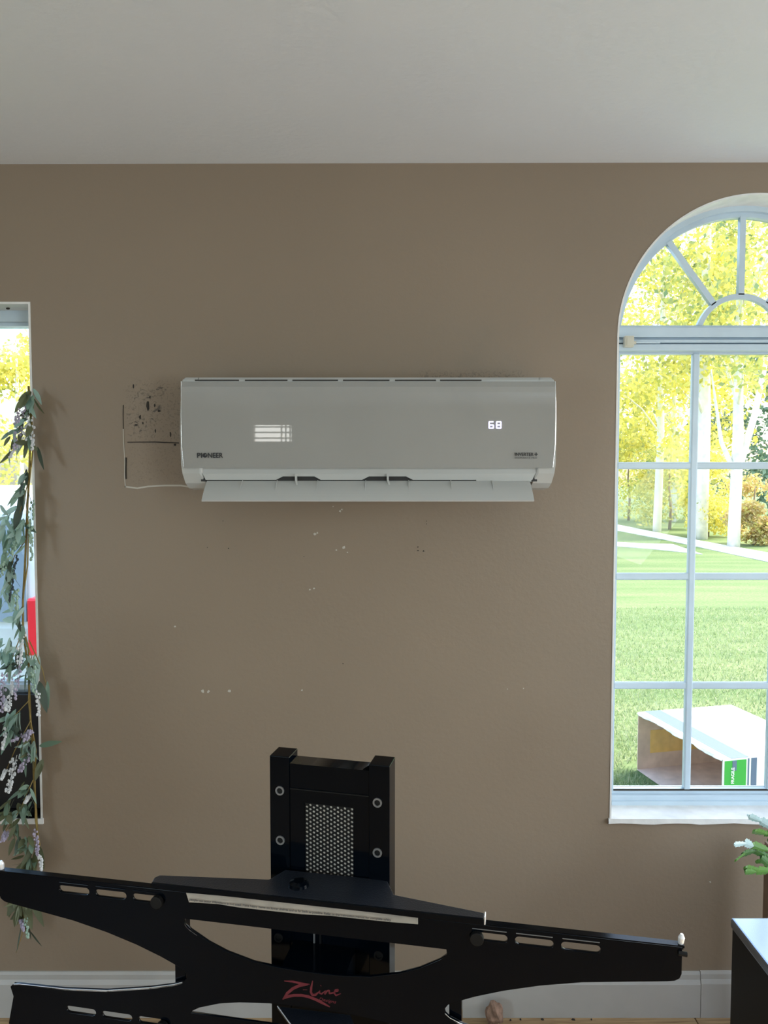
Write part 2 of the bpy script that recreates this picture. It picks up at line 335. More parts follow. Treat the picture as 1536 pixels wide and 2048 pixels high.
# raised ridge of caulk round the patched square
def ridge(name, pts, wd, m):
    a = [(x + (0 if abs(pts[0][1]-pts[-1][1]) < 30 else -wd/2), y + (-wd/2 if abs(pts[0][1]-pts[-1][1]) < 30 else 0)) for x, y in pts]
    b = [(x + (0 if abs(pts[0][1]-pts[-1][1]) < 30 else wd/2), y + (wd/2 if abs(pts[0][1]-pts[-1][1]) < 30 else 0)) for x, y in pts][::-1]
    on_wall(name, a + b, m, 0.0022)
ridge('caulk_ridge', [(250, 973), (275, 976.5), (296, 973), (330, 971), (362, 971), (380, 974)], 3.2, M['chip'])
ridge('caulk_ridge', [(247, 858), (247.5, 885), (250, 920), (249.5, 950), (251, 975)], 1.6, M['chip'])
ridge('gouge', [(252.5, 915), (252, 935), (252.5, 958)], 2.6, M['gap'])
ridge('gouge', [(247, 810), (246.5, 830), (247, 858)], 1.0, M['gap'])
for gx, gy, gw, gh in [(296, 812, 4, 13), (309, 811, 2.6, 4), (280, 834, 3, 6), (341, 868, 2.6, 8), (267, 773, 1.8, 6), (311, 862, 1.8, 5), (272, 850, 4, 3), (318, 822, 5, 3), (300, 794, 2, 4), (286, 846, 2, 4)]:
    n = 8; on_wall('gouge', [(gx + gw*random.uniform(.4, 1)*math.cos(2*PI*i/n), gy + gh*random.uniform(.5, 1)*math.sin(2*PI*i/n)) for i in range(n)], M['gap'], .0006)

c_ = obj('ceiling', [(XL, W + .1, H), (XR, W + .1, H + .012), (XR, YB, H + .012), (XL, YB, H), (XL, W + .1, H + .1), (XR, W + .1, H + .1), (XR, YB, H + .1), (XL, YB, H + .1)],
         [[0, 1, 2, 3], [7, 6, 5, 4], [0, 4, 5, 1], [1, 5, 6, 2], [2, 6, 7, 3], [3, 7, 4, 0]], M['ceiling']); tag(c_, kind='structure')
wl = sheet('wall_left', [[(YB - .15, -.05), (W + .02, -.05), (W + .02, 2.55), (YB - .15, 2.55)], [(-2.5, .6), (-1.0, .6), (-1.0, 2.2), (-2.5, 2.2)]], .12, M['wall_plain'])
wl.rotation_euler = (PI/2, 0, PI/2); wl.location = (XL - .06, 0, 0); tag(wl, kind='structure')
wr = sheet('wall_right', [[(YB - .15, -.05), (W + .02, -.05), (W + .02, 2.55), (YB - .15, 2.55)], [(-3.5, .6), (-1.7, .6), (-1.7, 2.2), (-3.5, 2.2)], [(.15, .25), (1.85, .25), (1.85, 2.05), (.15, 2.05)]], .12, M['wall_plain'])
wr.rotation_euler = (PI/2, 0, PI/2); wr.location = (XR + .06, 0, 0); tag(wr, kind='structure')
wb = sheet('wall_back', [[(XL, -.05), (XR, -.05), (XR, 2.55), (XL, 2.55)], [(-1.51, 1.83), (-1.07, 1.83), (-1.07, 2.11), (-1.51, 2.11)]], .12, M['wall_plain'])
upright(wb, YB - .06); tag(wb, kind='structure')
w3 = empty('window_3', (-1.29, YB, 1.97), kind='structure')
for i in range(6):
    z = -.130 + i*.047; MB().hexa([(-.22, -.02, z), (.22, -.02, z), (.22, -.004, z + .016), (-.22, -.004, z + .016)], [(-.22, -.022, z + .002), (.22, -.022, z + .002), (.22, -.006, z + .018), (-.22, -.006, z + .018)]).build('slat', M['blind'], w3)
for x in (.09, .14, .19): MB().box(x, x + .018, -.05, -.04, -.14, .14).build('muntin', M['blind'], w3)

# floor of wood planks laid along the front wall
fl = MB().box(XL, XR, YB, W + .1, -.06, -.012).build('floor', M['gap']); tag(fl, kind='structure')
row = 0; y = W + .02
while y > YB:
    x = XL + random.uniform(-1.2, 0)
    if row == 0: x = atZ(1392, 2040, 0).x - 2.4
    while x < XR:
        x1 = x + (1.2 if row == 0 else random.uniform(.9, 1.5)); a, b = max(x, XL) + .0012, min(x1, XR) - .0012
        if b > a + .02:
            cx, cy = (a + b)/2, y - .065
            if row < 20:
                o = MB().box(a - cx, b - cx, -.0638, .0638, -.012, random.uniform(-.0004, 0)).build('plank', M['plank'], fl); o.location = (cx, cy, 0); bevel(o, .0015, 1)
            else: MB().box(a, b, cy - .0638, cy + .0638, -.012, 0).build('plank', M['plank'], fl)
        x = x1
    y -= .130; row += 1

# baseboard, two lengths with a butt joint
def base_piece(name, x0, x1, parent=None, z1=.134):
    pr = [(0, 0), (0, z1), (.004, z1), (.007, z1 - .008), (.007, z1 - .022), (.011, z1 - .030), (.013, z1 - .034), (.013, 0)]
    return MB().prism([(x0, W - d, z) for d, z in pr], [(x1, W - d, z) for d, z in pr]).build(name, M['white_trim'], parent)
bbx = empty('baseboard_front', (0, 0, 0), kind='structure')
jx = atY(1398, 1990, W).x
base_piece('board', XL, jx - .0008, bbx); base_piece('board', jx + .0008, XR, bbx, .136)
tag(MB().box(XL, XL + .012, YB, W, 0, .134).build('baseboard_left', M['white_trim']), kind='structure')
tag(MB().box(XR - .012, XR, YB, W - .014, 0, .134).build('baseboard_right', M['white_trim']), kind='structure')

# ---------------------------------------------------------------- right window (half-round over a grid of twelve panes)
FY = 2.277
w1 = empty('window_1', (0, 0, 0), kind='structure')
def offset_ring(loop_outer, loop_inner, name, y0, y1, m, parent):
    o = sheet(name, [loop_outer, loop_inner], abs(y1 - y0), m, parent); upright(o, (y0 + y1)/2); return o
def opening(inset, bot):
    return [(RX1 - inset, bot), (RX1 - inset, RZ)] + arc(RC, RZ, RR - inset, 0, PI, 48)[1:-1] + [(RX0 + inset, RZ), (RX0 + inset, bot)]
# plastered reveal: thin lining of the opening
offset_ring(opening(-.002, SILL - .004), opening(.003, SILL + .004), 'reveal', W - .0015, FY + .05, M['reveal'], w1)
# sill board with a wavy painted front edge
sv = []; n = 24
for i in range(n + 1):
    x = RX0 - .006 + (RX1 - RX0 + .012)*i/n; wv = .0018*math.sin(i*1.3) + .001*math.sin(i*3.1)
    sv += [(x, FY - .01, SILL + .006), (x, W - .006, SILL + .004), (x, W - .008, SILL - .010 + wv), (x, W + .002, SILL - .012 + wv)]
sf = []
for i in range(n):
    for k in range(3): a = i*4 + k; sf.append([a, a + 4, a + 5, a + 1])
obj('sill', sv, sf, M['reveal'], w1)
ZG0, ZG1 = 0.636, 1.939
GX = [0.694, 0.9165, 1.1665, 1.394]; GZs = [0.636, 0.952, 1.282, 1.612, 1.939]
# frame: outer member, stepped inner member, transom
GXL, GXR = GX[0], GX[-1]
AR = 0.350; ZA = 1.983
glass_arch = [(GXR, 2.022)] + [p for p in arc(RC, ZA, AR, 0, PI, 60) if p[1] > 2.0225] + [(GXL, 2.022)]
glass_rect = [(GXL, ZG0), (GXR, ZG0), (GXR, ZG1), (GXL, ZG1)]
o = sheet('frame', [opening(.0, SILL), glass_arch, glass_rect], .024, M['vinyl'], w1); upright(o, FY + .014)
step_out = [(RX1 - .018, SILL), (RX1 - .018, RZ)] + arc(RC, RZ, RR - .018, 0, PI, 48)[1:-1] + [(RX0 + .018, RZ), (RX0 + .018, SILL)]
o = sheet('frame_bead', [opening(.0, SILL), [(p[0], max(p[1], SILL + .03)) for p in step_out]], .018, M['vinyl'], w1); upright(o, FY - .004)
MB().box(GXL - .02, GXR + .02, FY - .022, FY, 1.968, 1.976).build('transom_rib', M['vinyl'], w1)
MB().box(GXL - .02, GXR + .02, FY - .014, FY, 1.985, 2.013).build('transom', M['vinyl'], w1)
MB().box(GXL - .02, GXR + .02, FY - .030, FY, 1.944, 1.962).build('blind_rail', M['vinyl'], w1)
MB().box(GXL - .01, GXR + .01, FY - .012, FY + .002, .612, .622).build('bottom_rib', M['vinyl'], w1)
MB().box(GXL - .01, GXR + .01, FY - .020, FY + .002, SILL, .606).build('bottom_rail', M['vinyl'], w1)
MB().box(GXL, GXR, FY + .001, FY + .01, .630, .6355).build('weather_strip', M['gap'], w1)
mw = .0105
for i, x in enumerate(GX[1:3]):
    bevel(MB().box(x - mw, x + mw, FY - .002, FY + .018, ZG0 - .002, ZG1 + .002).build('muntin', M['vinyl'], w1), .004)
for z in GZs[1:4]:
    bevel(MB().box(GXL - .004, GXR + .004, FY, FY + .016, z - mw, z + mw).build('muntin', M['vinyl'], w1), .004)
ri, ro = .118, .132; zc = 1.981
half = lambda r: [p for p in arc(RC, zc, r, 0, PI, 60) if p[1] > 2.018]
o = sheet('muntin', [half(ro + .001) + half(ri)[::-1]], .016, M['vinyl'], w1); upright(o, FY + .008)
for an in (90, 90 + 37.5, 90 - 37.5):
    a = math.radians(an); d = Vector((math.cos(a), math.sin(a))); p = Vector((-d.y, d.x)); hw = .0085
    A = Vector((RC, zc)) + d*ro*.98; B = Vector((RC, ZA)) + d*(AR + .003)
    o = sheet('muntin', [[A - p*hw, B - p*hw, B + p*hw, A + p*hw]], .016, M['vinyl'], w1); upright(o, FY + .008)
for i in range(3):
    for j in range(4):
        MB().box(GX[i], GX[i+1], FY + .019, FY + .023, GZs[j], GZs[j+1]).build('pane', M['glass'], w1)
o = sheet('pane', [glass_arch], .004, M['glass'], w1); upright(o, FY + .021)
# cream bracket and rod end of a blind at the transom
bb = empty('blind_bracket', (0.694, FY - .04, 1.965), label='small cream plastic blind bracket at the left end of the arched window transom', cat='bracket')
bevel(MB().box(-.002, .024, -.008, .012, -.013, .019).build('clip', M['cream_plastic'], bb), .002)
MB().box(.003, .021, -.0095, -.0078, -.009, .014).build('face', M['wood_brown' if False else 'cream_plastic'], bb)
MB().tube([(.024, 0, 0), (.031, 0, 0)], .005, 10).build('knob', M['cream_plastic'], bb)
MB().tube([(.031, 0, 0), (.10, 0, 0)], .0022, 8).build('rod', M['vinyl'], bb)

# ---------------------------------------------------------------- left window
w2 = empty('window_2', (0, 0, 0), kind='structure')
ring = lambda i, b=0: [(LX0 + i, SILL + i + b), (LX1 - i, SILL + i + b), (LX1 - i, LTOP - i), (LX0 + i, LTOP - i)]
o = sheet('reveal', [ring(-.002), ring(.004)], .15, M['reveal'], w2); upright(o, W - .0015 + .075)
o = sheet('frame', [ring(0), [(LX0 + .03, .965), (LX1 - .045, .965), (LX1 - .045, LTOP - .045), (LX0 + .03, LTOP - .045)]], .05, M['vinyl'], w2); upright(o, FY + .03)
o = sheet('frame_bead', [[(LX0, .945), (LX1, .945), (LX1, LTOP - .001), (LX0, LTOP - .001)], [(LX0 + .02, .96), (LX1 - .034, .96), (LX1 - .034, LTOP - .036), (LX0 + .02, LTOP - .036)]], .02, M['vinyl'], w2); upright(o, FY - .004)
MB().box(LX0 + .03, LX1 - .045, FY + .03, FY + .034, .965, LTOP - .045).build('pane', M['glass'], w2)
sv = []
MB().box(LX0 - .004, LX1 + .004, W - .005, FY, SILL - .012, SILL + .004).build('sill', M['reveal'], w2)
bd = empty('black_board', (-1.5, FY - .03, SILL + .005), label='black board filling the lowest part of the left window behind the garland', cat='board')
bevel(MB().box(-.52, .503, -.012, .012, 0, .345).build('panel', M['rubber_board'], bd), .003)
MB().box(-.52, .503, -.016, -.012, .33, .345).build('top_strip', M['rubber_board'], bd)
o = MB().blob((atY(16, 621, W + .05).x, W + .05, LTOP - .006), (.006, .004, .003), 8, 5).build('dead_insect', M['gap']); tag(o, 'tiny dark dead insect under the top of the left window opening', 'insect')

# ---------------------------------------------------------------- air conditioner
ac = empty('air_conditioner', (0, W, 1.545), label='white wall-mounted split air conditioner with open flap and lit display', cat='air conditioner')
AZ = 1.545
X0, X1 = -.521, .441
def P(d, z): return (-d, z - AZ)
mid = [(0, 1.836), (.170, 1.838), (.190, 1.8355), (.197, 1.829), (.198, 1.600), (.199, 1.590), (.150, 1.590), (.06, 1.585), (.03, 1.560), (0, 1.55)]
MB().prism([(X0 + .045, *P(*q)) for q in mid], [(X1 - .042, *P(*q)) for q in mid]).build('body', M['plastic'], ac)
for s, xo, xi in ((-1, X0, X0 + .048), (1, X1, X1 - .045)):
    prof = [(0, 1.836), (.170, 1.838), (.190, 1.8355), (.197, 1.829), (.200, 1.815), (.205, 1.700), (.205, 1.610), (.202, 1.590), (.192, 1.565), (.178, 1.552), (.160, 1.547), (0, 1.545)]
    def xout(z): return xo - s*(.013 if z > 1.834 else .007 if z > 1.828 else .002 if z > 1.81 else 0 if z > 1.62 else .002 if z > 1.605 else (.004 if z > 1.58 else .009 if z > 1.56 else .014 if z > 1.55 else .022))
    def xin(z): return xi + (-s)*(0 if z > 1.585 else .010 + (1.575 - z)*.3)
    MB().prism([(xout(z), *P(d, z)) for d, z in prof], [(xin(z), *P(d, z)) for d, z in prof]).build('end_cap', M['plastic'], ac)
# convex gloss panel
v = []; f = []; n = 16; px0, px1 = X0 + .006, X1 - .006
for i in range(n + 1):
    t = i/n; z = 1.604 + (1.8235 - 1.604)*t; d = .2105 + .0008*math.sin(PI*min(1, max(0, t))) - .006*max(0, t - .93)/.07
    ins = .004*max(0, (.25 - t))/.25
    v += [(px0 + ins, *P(d, z)), (px1 - ins, *P(d, z)), (px1 - ins, *P(.199, z)), (px0 + ins, *P(.199, z))]
for i in range(n):
    for k in range(4): a, b_ = i*4 + k, i*4 + (k + 1) % 4; f.append([a, b_, b_ + 4, a + 4])
f += [[3, 2, 1, 0], [n*4, n*4 + 1, n*4 + 2, n*4 + 3]]
pan = obj('front_panel', v, f, M['panel'], ac)
for s, x in ((-1, X0), (1, X1)):
    pts = []
    a = []; b_ = []
    for i in range(13):
        t = i/12; z = 1.606 + .218*t; bulge = .0045*(t*(1 - t)*4)*.5 + .002; ins = .004*max(0, .25 - t)/.25
        a.append((x - s*(.006 + ins), *P(.2075, z))); b_.append((x - s*(.0065 + ins) + s*bulge, *P(.2075, z)))
    vv = a + b_ + [(p[0], p[1] + .009, p[2]) for p in a] + [(p[0], p[1] + .009, p[2]) for p in b_]; k = 13; ff = []
    for i in range(12):
        ff += [[i, i+1, k+i+1, k+i], [2*k+i, 3*k+i, 3*k+i+1, 2*k+i+1], [k+i, k+i+1, 3*k+i+1, 3*k+i], [i, 2*k+i, 2*k+i+1, i+1]]
    obj('side_trim', vv, ff, M['chrome'], ac, True)['label'] = 'chrome strip down the side of the panel'
# intake slots above the panel
for a, b_ in [(390, 478), (490, 575), (585, 676), (686, 779), (790, 872), (880, 963)]:
    xa, xb = (a - 768)/1538*1.965, (b_ - 768)/1538*1.965
    MB().box(xa, xb, -.1985, -.190, 1.8262 - AZ, 1.8292 - AZ).build('intake_slot', M['gap'], ac)
# outlet
MB().box(X0 + .050, X1 - .047, -.196, -.192, 1.5495 - AZ + .02, 1.5895 - AZ).build('outlet_mouth', M['cavity'], ac)
for s in (0,):
    bx = lambda px: (px - 768)/1538*1.978
    zt, zb = 1.5902, 1.5735
    out = [(bx(406), zt), (bx(1070), zt), (bx(1064), zb), (bx(826), zb), (bx(812), 1.5825), (bx(738), 1.5825), (bx(724), zb), (bx(642), zb), (bx(629), 1.5825), (bx(566), 1.5825), (bx(552), zb), (bx(412), zb)]
    o = sheet('deflector', [out], .004, M['plastic'], ac); o.rotation_euler = (PI/2, 0, 0); o.location = (0, -.199, -AZ)
MB().box(bx(952), bx(1062), -.203, -.197, 1.569 - AZ, 1.575 - AZ).build('deflector_end', M['plastic'], ac)
# flap hanging open, with ribs
v = []; f = []; n = 8; fx0, fx1 = -.4535, .3735
def flap(t): return (.203 + .064*t, 1.5712 - .030*t - .0175*t*t)
for i in range(n + 1):
    d, z = flap(i/n); v += [(fx0, *P(d, z)), (fx1, *P(d, z)), (fx1, *P(d - .0012, z - .0032)), (fx0, *P(d - .0012, z - .0032))]
for i in range(n):
    for k in range(4): a, b_ = i*4 + k, i*4 + (k + 1) % 4; f.append([a, a + 4, b_ + 4, b_])
f += [[0, 1, 2, 3], [n*4 + 3, n*4 + 2, n*4 + 1, n*4]]
fp = obj('flap', v, f, M['plastic'], ac)
for px in (482, 552, 634, 731, 818, 903, 986):
    x = (px - 768)/1538*1.95; q = []
    for t in (0, .3, .6): d, z = flap(t); q.append((d, z))
    q += [(flap(.3)[0] - .001, flap(.3)[1] + .006), (flap(0)[0], flap(0)[1] + .0015)]
    MB().prism([(x - .0011, *P(*r)) for r in q], [(x + .0011, *P(*r)) for r in q]).build('rib', M['plastic'], fp)
for px in (592, 776):
    x = (px - 768)/1538*1.962
    b = MB().box(x - .003, x + .002, -.212, -.200, 1.571 - AZ, 1.5885 - AZ)
    b.add([(x - .003, *P(.212, 1.575)), (x + .002, *P(.212, 1.575)), (x + .006, *P(.222, 1.560)), (x + .001, *P(.222, 1.560)), (x - .003, *P(.205, 1.571)), (x + .002, *P(.205, 1.571)), (x + .006, *P(.215, 1.557)), (x + .001, *P(.215, 1.557))],
          [[0, 1, 2, 3], [7, 6, 5, 4], [0, 4, 5, 1], [1, 5, 6, 2], [2, 6, 7, 3], [3, 7, 4, 0]])
    b.build('flap_arm', M['plastic'], fp)
# display digits
def seg_digit(x, z, wd, h, segs, name='digit'):
    t = .0036; b = MB(); D = .2128
    S_ = {'a': (x + t*.4, x + wd - t*.4, z + h - t, z + h), 'g': (x + t*.4, x + wd - t*.4, z + h/2 - t/2, z + h/2 + t/2), 'd': (x + t*.4, x + wd - t*.4, z, z + t),
          'f': (x, x + t, z + h/2, z + h - t*.4), 'b': (x + wd - t, x + wd, z + h/2, z + h - t*.4), 'e': (x, x + t, z + t*.4, z + h/2), 'c': (x + wd - t, x + wd, z + t*.4, z + h/2)}
    for k in segs: a = S_[k]; b.box(a[0], a[1], -D, -D + .003, a[2] - AZ, a[3] - AZ)
    return b.build(name, M['led'], ac)
seg_digit(.2655, 1.7035, .0145, .0195, 'afgedc')['label'] = 'glowing lavender digit 6'
seg_digit(.2845, 1.7035, .0145, .0195, 'abcdefg')['label'] = 'glowing lavender digit 8'
D = .2128
t_ = text('lettering', 'PI', .0125, .0125, M['ink'], ac, .018); t_.rotation_euler = (PI/2, 0, 0); t_.location = (-.4762, -D, 1.6300 - AZ)
t_ = text('lettering', 'NEER', .0385, .0125, M['ink'], ac, .018); t_.rotation_euler = (PI/2, 0, 0); t_.location = (-.4488, -D, 1.6300 - AZ)
o = sheet('logo_ball', [arc(0, 0, .0060, 0, 2*PI - .01, 20), [(-.001, .0005), (.003, .004), (.0045, .001), (.001, -.001)]], .0004, M['ink'], ac); o.rotation_euler = (PI/2, 0, 0); o.location = (-.4562, -D, 1.6362 - AZ)
t_ = text('lettering', 'INVERTER', .0475, .0085, M['ink'], ac, .014); t_.rotation_euler = (PI/2, 0, 0); t_.location = (.3335, -D, 1.6345 - AZ)
t_ = text('lettering', '+', .009, .009, M['ink'], ac, .02); t_.rotation_euler = (PI/2, 0, 0); t_.location = (.3830, -D, 1.6345 - AZ)
t_ = text('lettering', 'DIAMANTE PRO', .056, .0045, M['grey_ink'], ac, .0, space=1.15); t_.rotation_euler = (PI/2, 0, 0); t_.location = (.3340, -D, 1.6275 - AZ)

# ---------------------------------------------------------------- black stand near the camera
A3 = atZ(0, 1740, .96); B3 = atZ(1363, 1890, .96)
U = (B3 - A3); U.z = 0; U.normalize(); C3 = (A3 + B3)/2; YAW = math.atan2(U.y, U.x)
NB = Vector((-U.y, U.x, 0))              # away from the camera
st = empty('television_stand', (C3.x, C3.y, 0), YAW, label='black metal television stand with winged mounting bracket and perforated column', cat='stand')
# local frame: x along the bracket, y away from camera, z up
def loc_(px, py, off):                   # pixel -> local point on the vertical plane at distance off behind the bracket
    d = ray(px, py); o3 = C3 + NB*off; t = (o3.dot(NB)) / d.dot(NB); p = d*t
    return ((p.x - C3.x)*U.x + (p.y - C3.y)*U.y, off, CZ + p.z)
half_r = [(.5165, .958), (.5165, .921), (.514, .915), (.508, .911), (.498, .909), (.448, .902), (.386, .893), (.33, .881), (.28, .867), (.24, .853), (.214, .842), (.202, .836), (.197, .829), (.198, .822), (.205, .816), (.22, .810), (.26, .800), (.332, .786), (.406, .779), (.485, .7765), (.496, .775), (.501, .770), (.496, .755), (.503, .722), (.506, .708)]
outer = half_r + [(-x, z) for x, z in half_r[::-1]]
h1r = [(.200, .9175), (.201, .909), (.190, .900), (.161, .884), (.132, .8725), (.09, .862), (.05, .858), (.02, .857)]
hole1 = h1r + [(-x, z) for x, z in h1r[::-1]]
h2r = [(.192, .7685), (.190, .773), (.178, .780), (.145, .791), (.113, .797), (.065, .802), (.02, .8035)]
hole2 = h2r + [(-x, z) for x, z in h2r[::-1]]
def slot(x0, x1, z, h=.0063): return arc(x1 - h, z, h, -PI/2, PI/2, 8) + arc(x0 + h, z, h, PI/2, 3*PI/2, 8)
slots = []
for s in (-1, 1):
    for a, b_ in ((.358, .412), (.295, .349), (.232, .286)):
        a, b_ = (a, b_) if s > 0 else (-b_, -a); slots.append(slot(a, b_, .942)); slots.append(slot(a*.98, b_*.98, .747, .006))
br = sheet('bracket', [outer, hole1, hole2] + slots, .004, M['black'], st, .0006)
br.rotation_euler = (PI/2, 0, 0); br.location = (0, 0, 0)
# folded top flange and embossed ridge
MB().box(-.520, .520, -.002, .009, .957, .960).build('top_flange', M['black'], br)
for o in [c for c in br.children]: o.rotation_euler = (-PI/2, 0, 0)
def sp(name, mb, m, bv=0, parent=st, smooth=False):
    o = mb.build(name, m, parent, smooth)
    if bv: bevel(o, bv)
    return o
sp('flange_return', MB().box(-.520, .520, .006, .009, .950, .958), M['black'])
for s in (-1, 1):
    for a, b_ in ((.36, .41), (.297, .347), (.236, .284)):
        a, b_ = (a, b_) if s > 0 else (-b_, -a)
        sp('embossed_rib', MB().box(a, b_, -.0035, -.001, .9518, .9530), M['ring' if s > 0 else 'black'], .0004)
    sp('mounting_rail', MB().box(min(s*.203, s*.221), max(s*.203, s*.221), .006, .024, .712, .957), M['black'], .001)
    sp('clamp_knob', MB().tube([(s*.243, -.002, .9405), (s*.243, -.010, .9405)], .0095, 20), M['black_matte'], .001)
    sp('clamp_knob', MB().tube([(s*.238, -.002, .742), (s*.238, -.010, .742)], .0095, 20), M['black_matte'], .001)
    sp('end_pin', MB().tube([(s*.516, .004, .958), (s*.517, .004, .968), (s*.5175, .004, .973)], [.0035, .0045, .002], 10), M['edge'])
sp('thumb_screw', MB().tube([(.512, -.004, .951), (.523, -.004, .950)], .0032, 10), M['black_matte'])
# white strips paint the window glint on black edges: lower left wing, right arm
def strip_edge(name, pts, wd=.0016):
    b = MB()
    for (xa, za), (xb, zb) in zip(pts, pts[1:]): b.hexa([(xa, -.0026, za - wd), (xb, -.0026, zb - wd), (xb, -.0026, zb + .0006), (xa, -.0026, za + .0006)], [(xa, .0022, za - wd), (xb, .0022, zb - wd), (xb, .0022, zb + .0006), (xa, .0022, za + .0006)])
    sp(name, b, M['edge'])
strip_edge('silver_edge_glint', [(-x, z) for x, z in half_r[14:21]][::-1], .0020)
strip_edge('silver_edge_glint', [(x, z) for x, z in half_r[13:18]], .0018)
strip_edge('silver_edge_glint', [(-.1995, .9075), (-.196, .903), (-.190, .8985), (-.180, .893)][::-1], .0004)
# swivel tray: channel behind the bracket with its wider top plate
prof = [(-.251, -.006), (-.2535, .008), (-.249, .016), (-.078, .036), (-.062, .068), (.10, .068), (.118, .030), (.252, .008), (.252, -.006)]
tr = sp('tray', MB().prism([(x, y, .9665) for x, y in prof], [(x, y, .9705) for x, y in prof]), M['black_top'], .001)
sp('tray_lip', MB().box(-.251, .252, -.0075, -.0045, .962, .9705), M['black'], .0008)
sp('tray_end', MB().box(.2525, .2545, -.004, .009, .960, .972), M['edge'], .0005)
sp('channel', MB().box(-.249, .249, .004, .0055, .922, .9565), M['black'])
sp('lower_channel', MB().box(-.245, .245, .004, .0055, .724, .7575), M['black'])
sp('swivel_cap', MB().tube([(-.028, .028, .970), (-.028, .028, .9755), (-.028, .028, .978)], [.0155, .0145, .008], 24), M['black'], 0, st, False)
p4 = [atZ(555, 2013, .768), atZ(700, 2030, .768), atZ(720, 2075, .768), atZ(590, 2062, .768)]
def to_loc(p): q = p - C3; return (q.x*U.x + q.y*U.y, q.x*NB.x + q.y*NB.y, p.z)
q4 = [to_loc(p) for p in p4]
sp('lower_gusset', MB().prism(q4[::-1], [(p[0], p[1], p[2] - .004) for p in q4[::-1]]), M['black_top'])
e0, e1 = q4[0], q4[3]
sp('silver_edge_glint', MB().tube([(e0[0], e0[1], e0[2] + .0005), (e1[0], e1[1], e1[2] + .0005)], .0009, 6), M['edge'])
# column
cl_a, cl_b = atZ(539, 1511, 1.15), atZ(779, 1532.6, 1.15)
UC = (cl_b - cl_a); UC.z = 0; CW = UC.length; UC.normalize()
col = bpy.data.objects.new('column', None); bpy.data.objects.remove(col)
ca, cb = to_loc(cl_a), to_loc(cl_b); CYAW = math.atan2(cb[1] - ca[1], cb[0] - ca[0])
NC = Vector((-UC.y, UC.x, 0)); CM = (cl_a + cl_b)/2
def cpt(px, py):                        # pixel -> (u, z) in the column's front plane
    d = ray(px, py); t = CM.dot(NC) / d.dot(NC); p = d*t; return ((p - CM).dot(UC), CZ + p.z)
def colpart(name, o):                   # places a part built in the column's own frame
    o.parent = st; q = to_loc(CM); o.location = (q[0], q[1], 0); o.rotation_euler = (o.rotation_euler[0], 0, CYAW); return o
hw = CW/2; dz = .040
for s in (-1, 1):
    xa, xb = sorted((s*hw, s*(hw - .0325)))
    o = colpart('', MB().box(xa, xb, 0, dz, .03, 1.15).build('post', M['black'])); bevel(o, .0012)
    e = colpart('', MB().box(xb - .0012, xb + .0008, .003, dz - .002, 1.08, 1.1485).build('silver_edge_glint', M['black'])) if False else None
ui0, ui1 = -hw + .0322, hw - .0322
GU0, GU1 = cpt(609, 1680)[0], cpt(706, 1700)[0]; GZ0, GZ1 = cpt(655, 1768)[1], cpt(655, 1612)[1]
plate = [[(ui0, .10), (ui1, .10), (ui1, 1.139), (ui0, 1.139)], [(GU0, GZ0), (GU1, GZ0), (GU1, GZ1), (GU0, GZ1)]]
o = sheet('face_plate', plate, .034, M['black']); o.location = (0, 0, 0); q = to_loc(CM)
o.parent = st; o.rotation_euler = (PI/2, 0, CYAW); off = .003 + .017
o.location = (q[0] - math.sin(CYAW)*off, q[1] + math.cos(CYAW)*off, 0)
# thin raised border of the recessed door
bz = cpt(650, 1585)[1]; 
colpart('', MB().box(ui0 + .001, ui1 - .001, .0012, .0032, bz - .0008, bz + .0008).build('door_seam', M['black_matte']))
# perforated grille: hexagonal cells round each hole
NX, NZ = 14, 18; du = (GU1 - GU0)/NX; dzz = (GZ1 - GZ0)/(NZ + .5); v = []; f = []; rh = du*.37
for i in range(NX):
    for j in range(NZ + 1):
        cu = GU0 + (i + .5)*du; cz = GZ0 + (j + (.5 if i % 2 == 0 else 0))*dzz
        if i % 2 == 1 and j == 0: cz += 0
        lo = max(cz - dzz/2, GZ0); hi = min(cz + dzz/2, GZ1)
        if hi - lo < dzz*.1: continue
        full = hi - lo > dzz*.95
        b0 = len(v); x0_, x1_ = cu - du/2, cu + du/2
        rect = [(x1_, cz), (x1_, hi), (cu, hi), (x0_, hi), (x0_, cz), (x0_, lo), (cu, lo), (x1_, lo)]
        if full:
            for (x, z) in rect: v.append((x, .004, z))
            for k in range(8): v.append((cu + rh*math.cos(k*PI/4), .004, cz + rh*math.sin(k*PI/4)))
            for k in range(8): v.append((cu + rh*math.cos(k*PI/4), .0052, cz + rh*math.sin(k*PI/4)))
            for k in range(8):
                f.append([b0 + k, b0 + (k+1) % 8, b0 + 8 + (k+1) % 8, b0 + 8 + k]); f.append([b0 + 8 + k, b0 + 8 + (k+1) % 8, b0 + 16 + (k+1) % 8, b0 + 16 + k])
        else:
            for (x, z) in [(x0_, lo), (x1_, lo), (x1_, hi), (x0_, hi)]: v.append((x, .004, z))
            f.append([b0, b0+1, b0+2, b0+3])
colpart('', obj('perforated_grille', v, f, M['black_matte']))
o = colpart('', MB().box(GU0, GU1, .0065, .0075, GZ0, GZ1).build('grille_backing', M['mesh_back'])); o['label'] = 'pale sheet added for the bright glints in the holes'  # added sheet, paints the hole-edge glints as bright dots
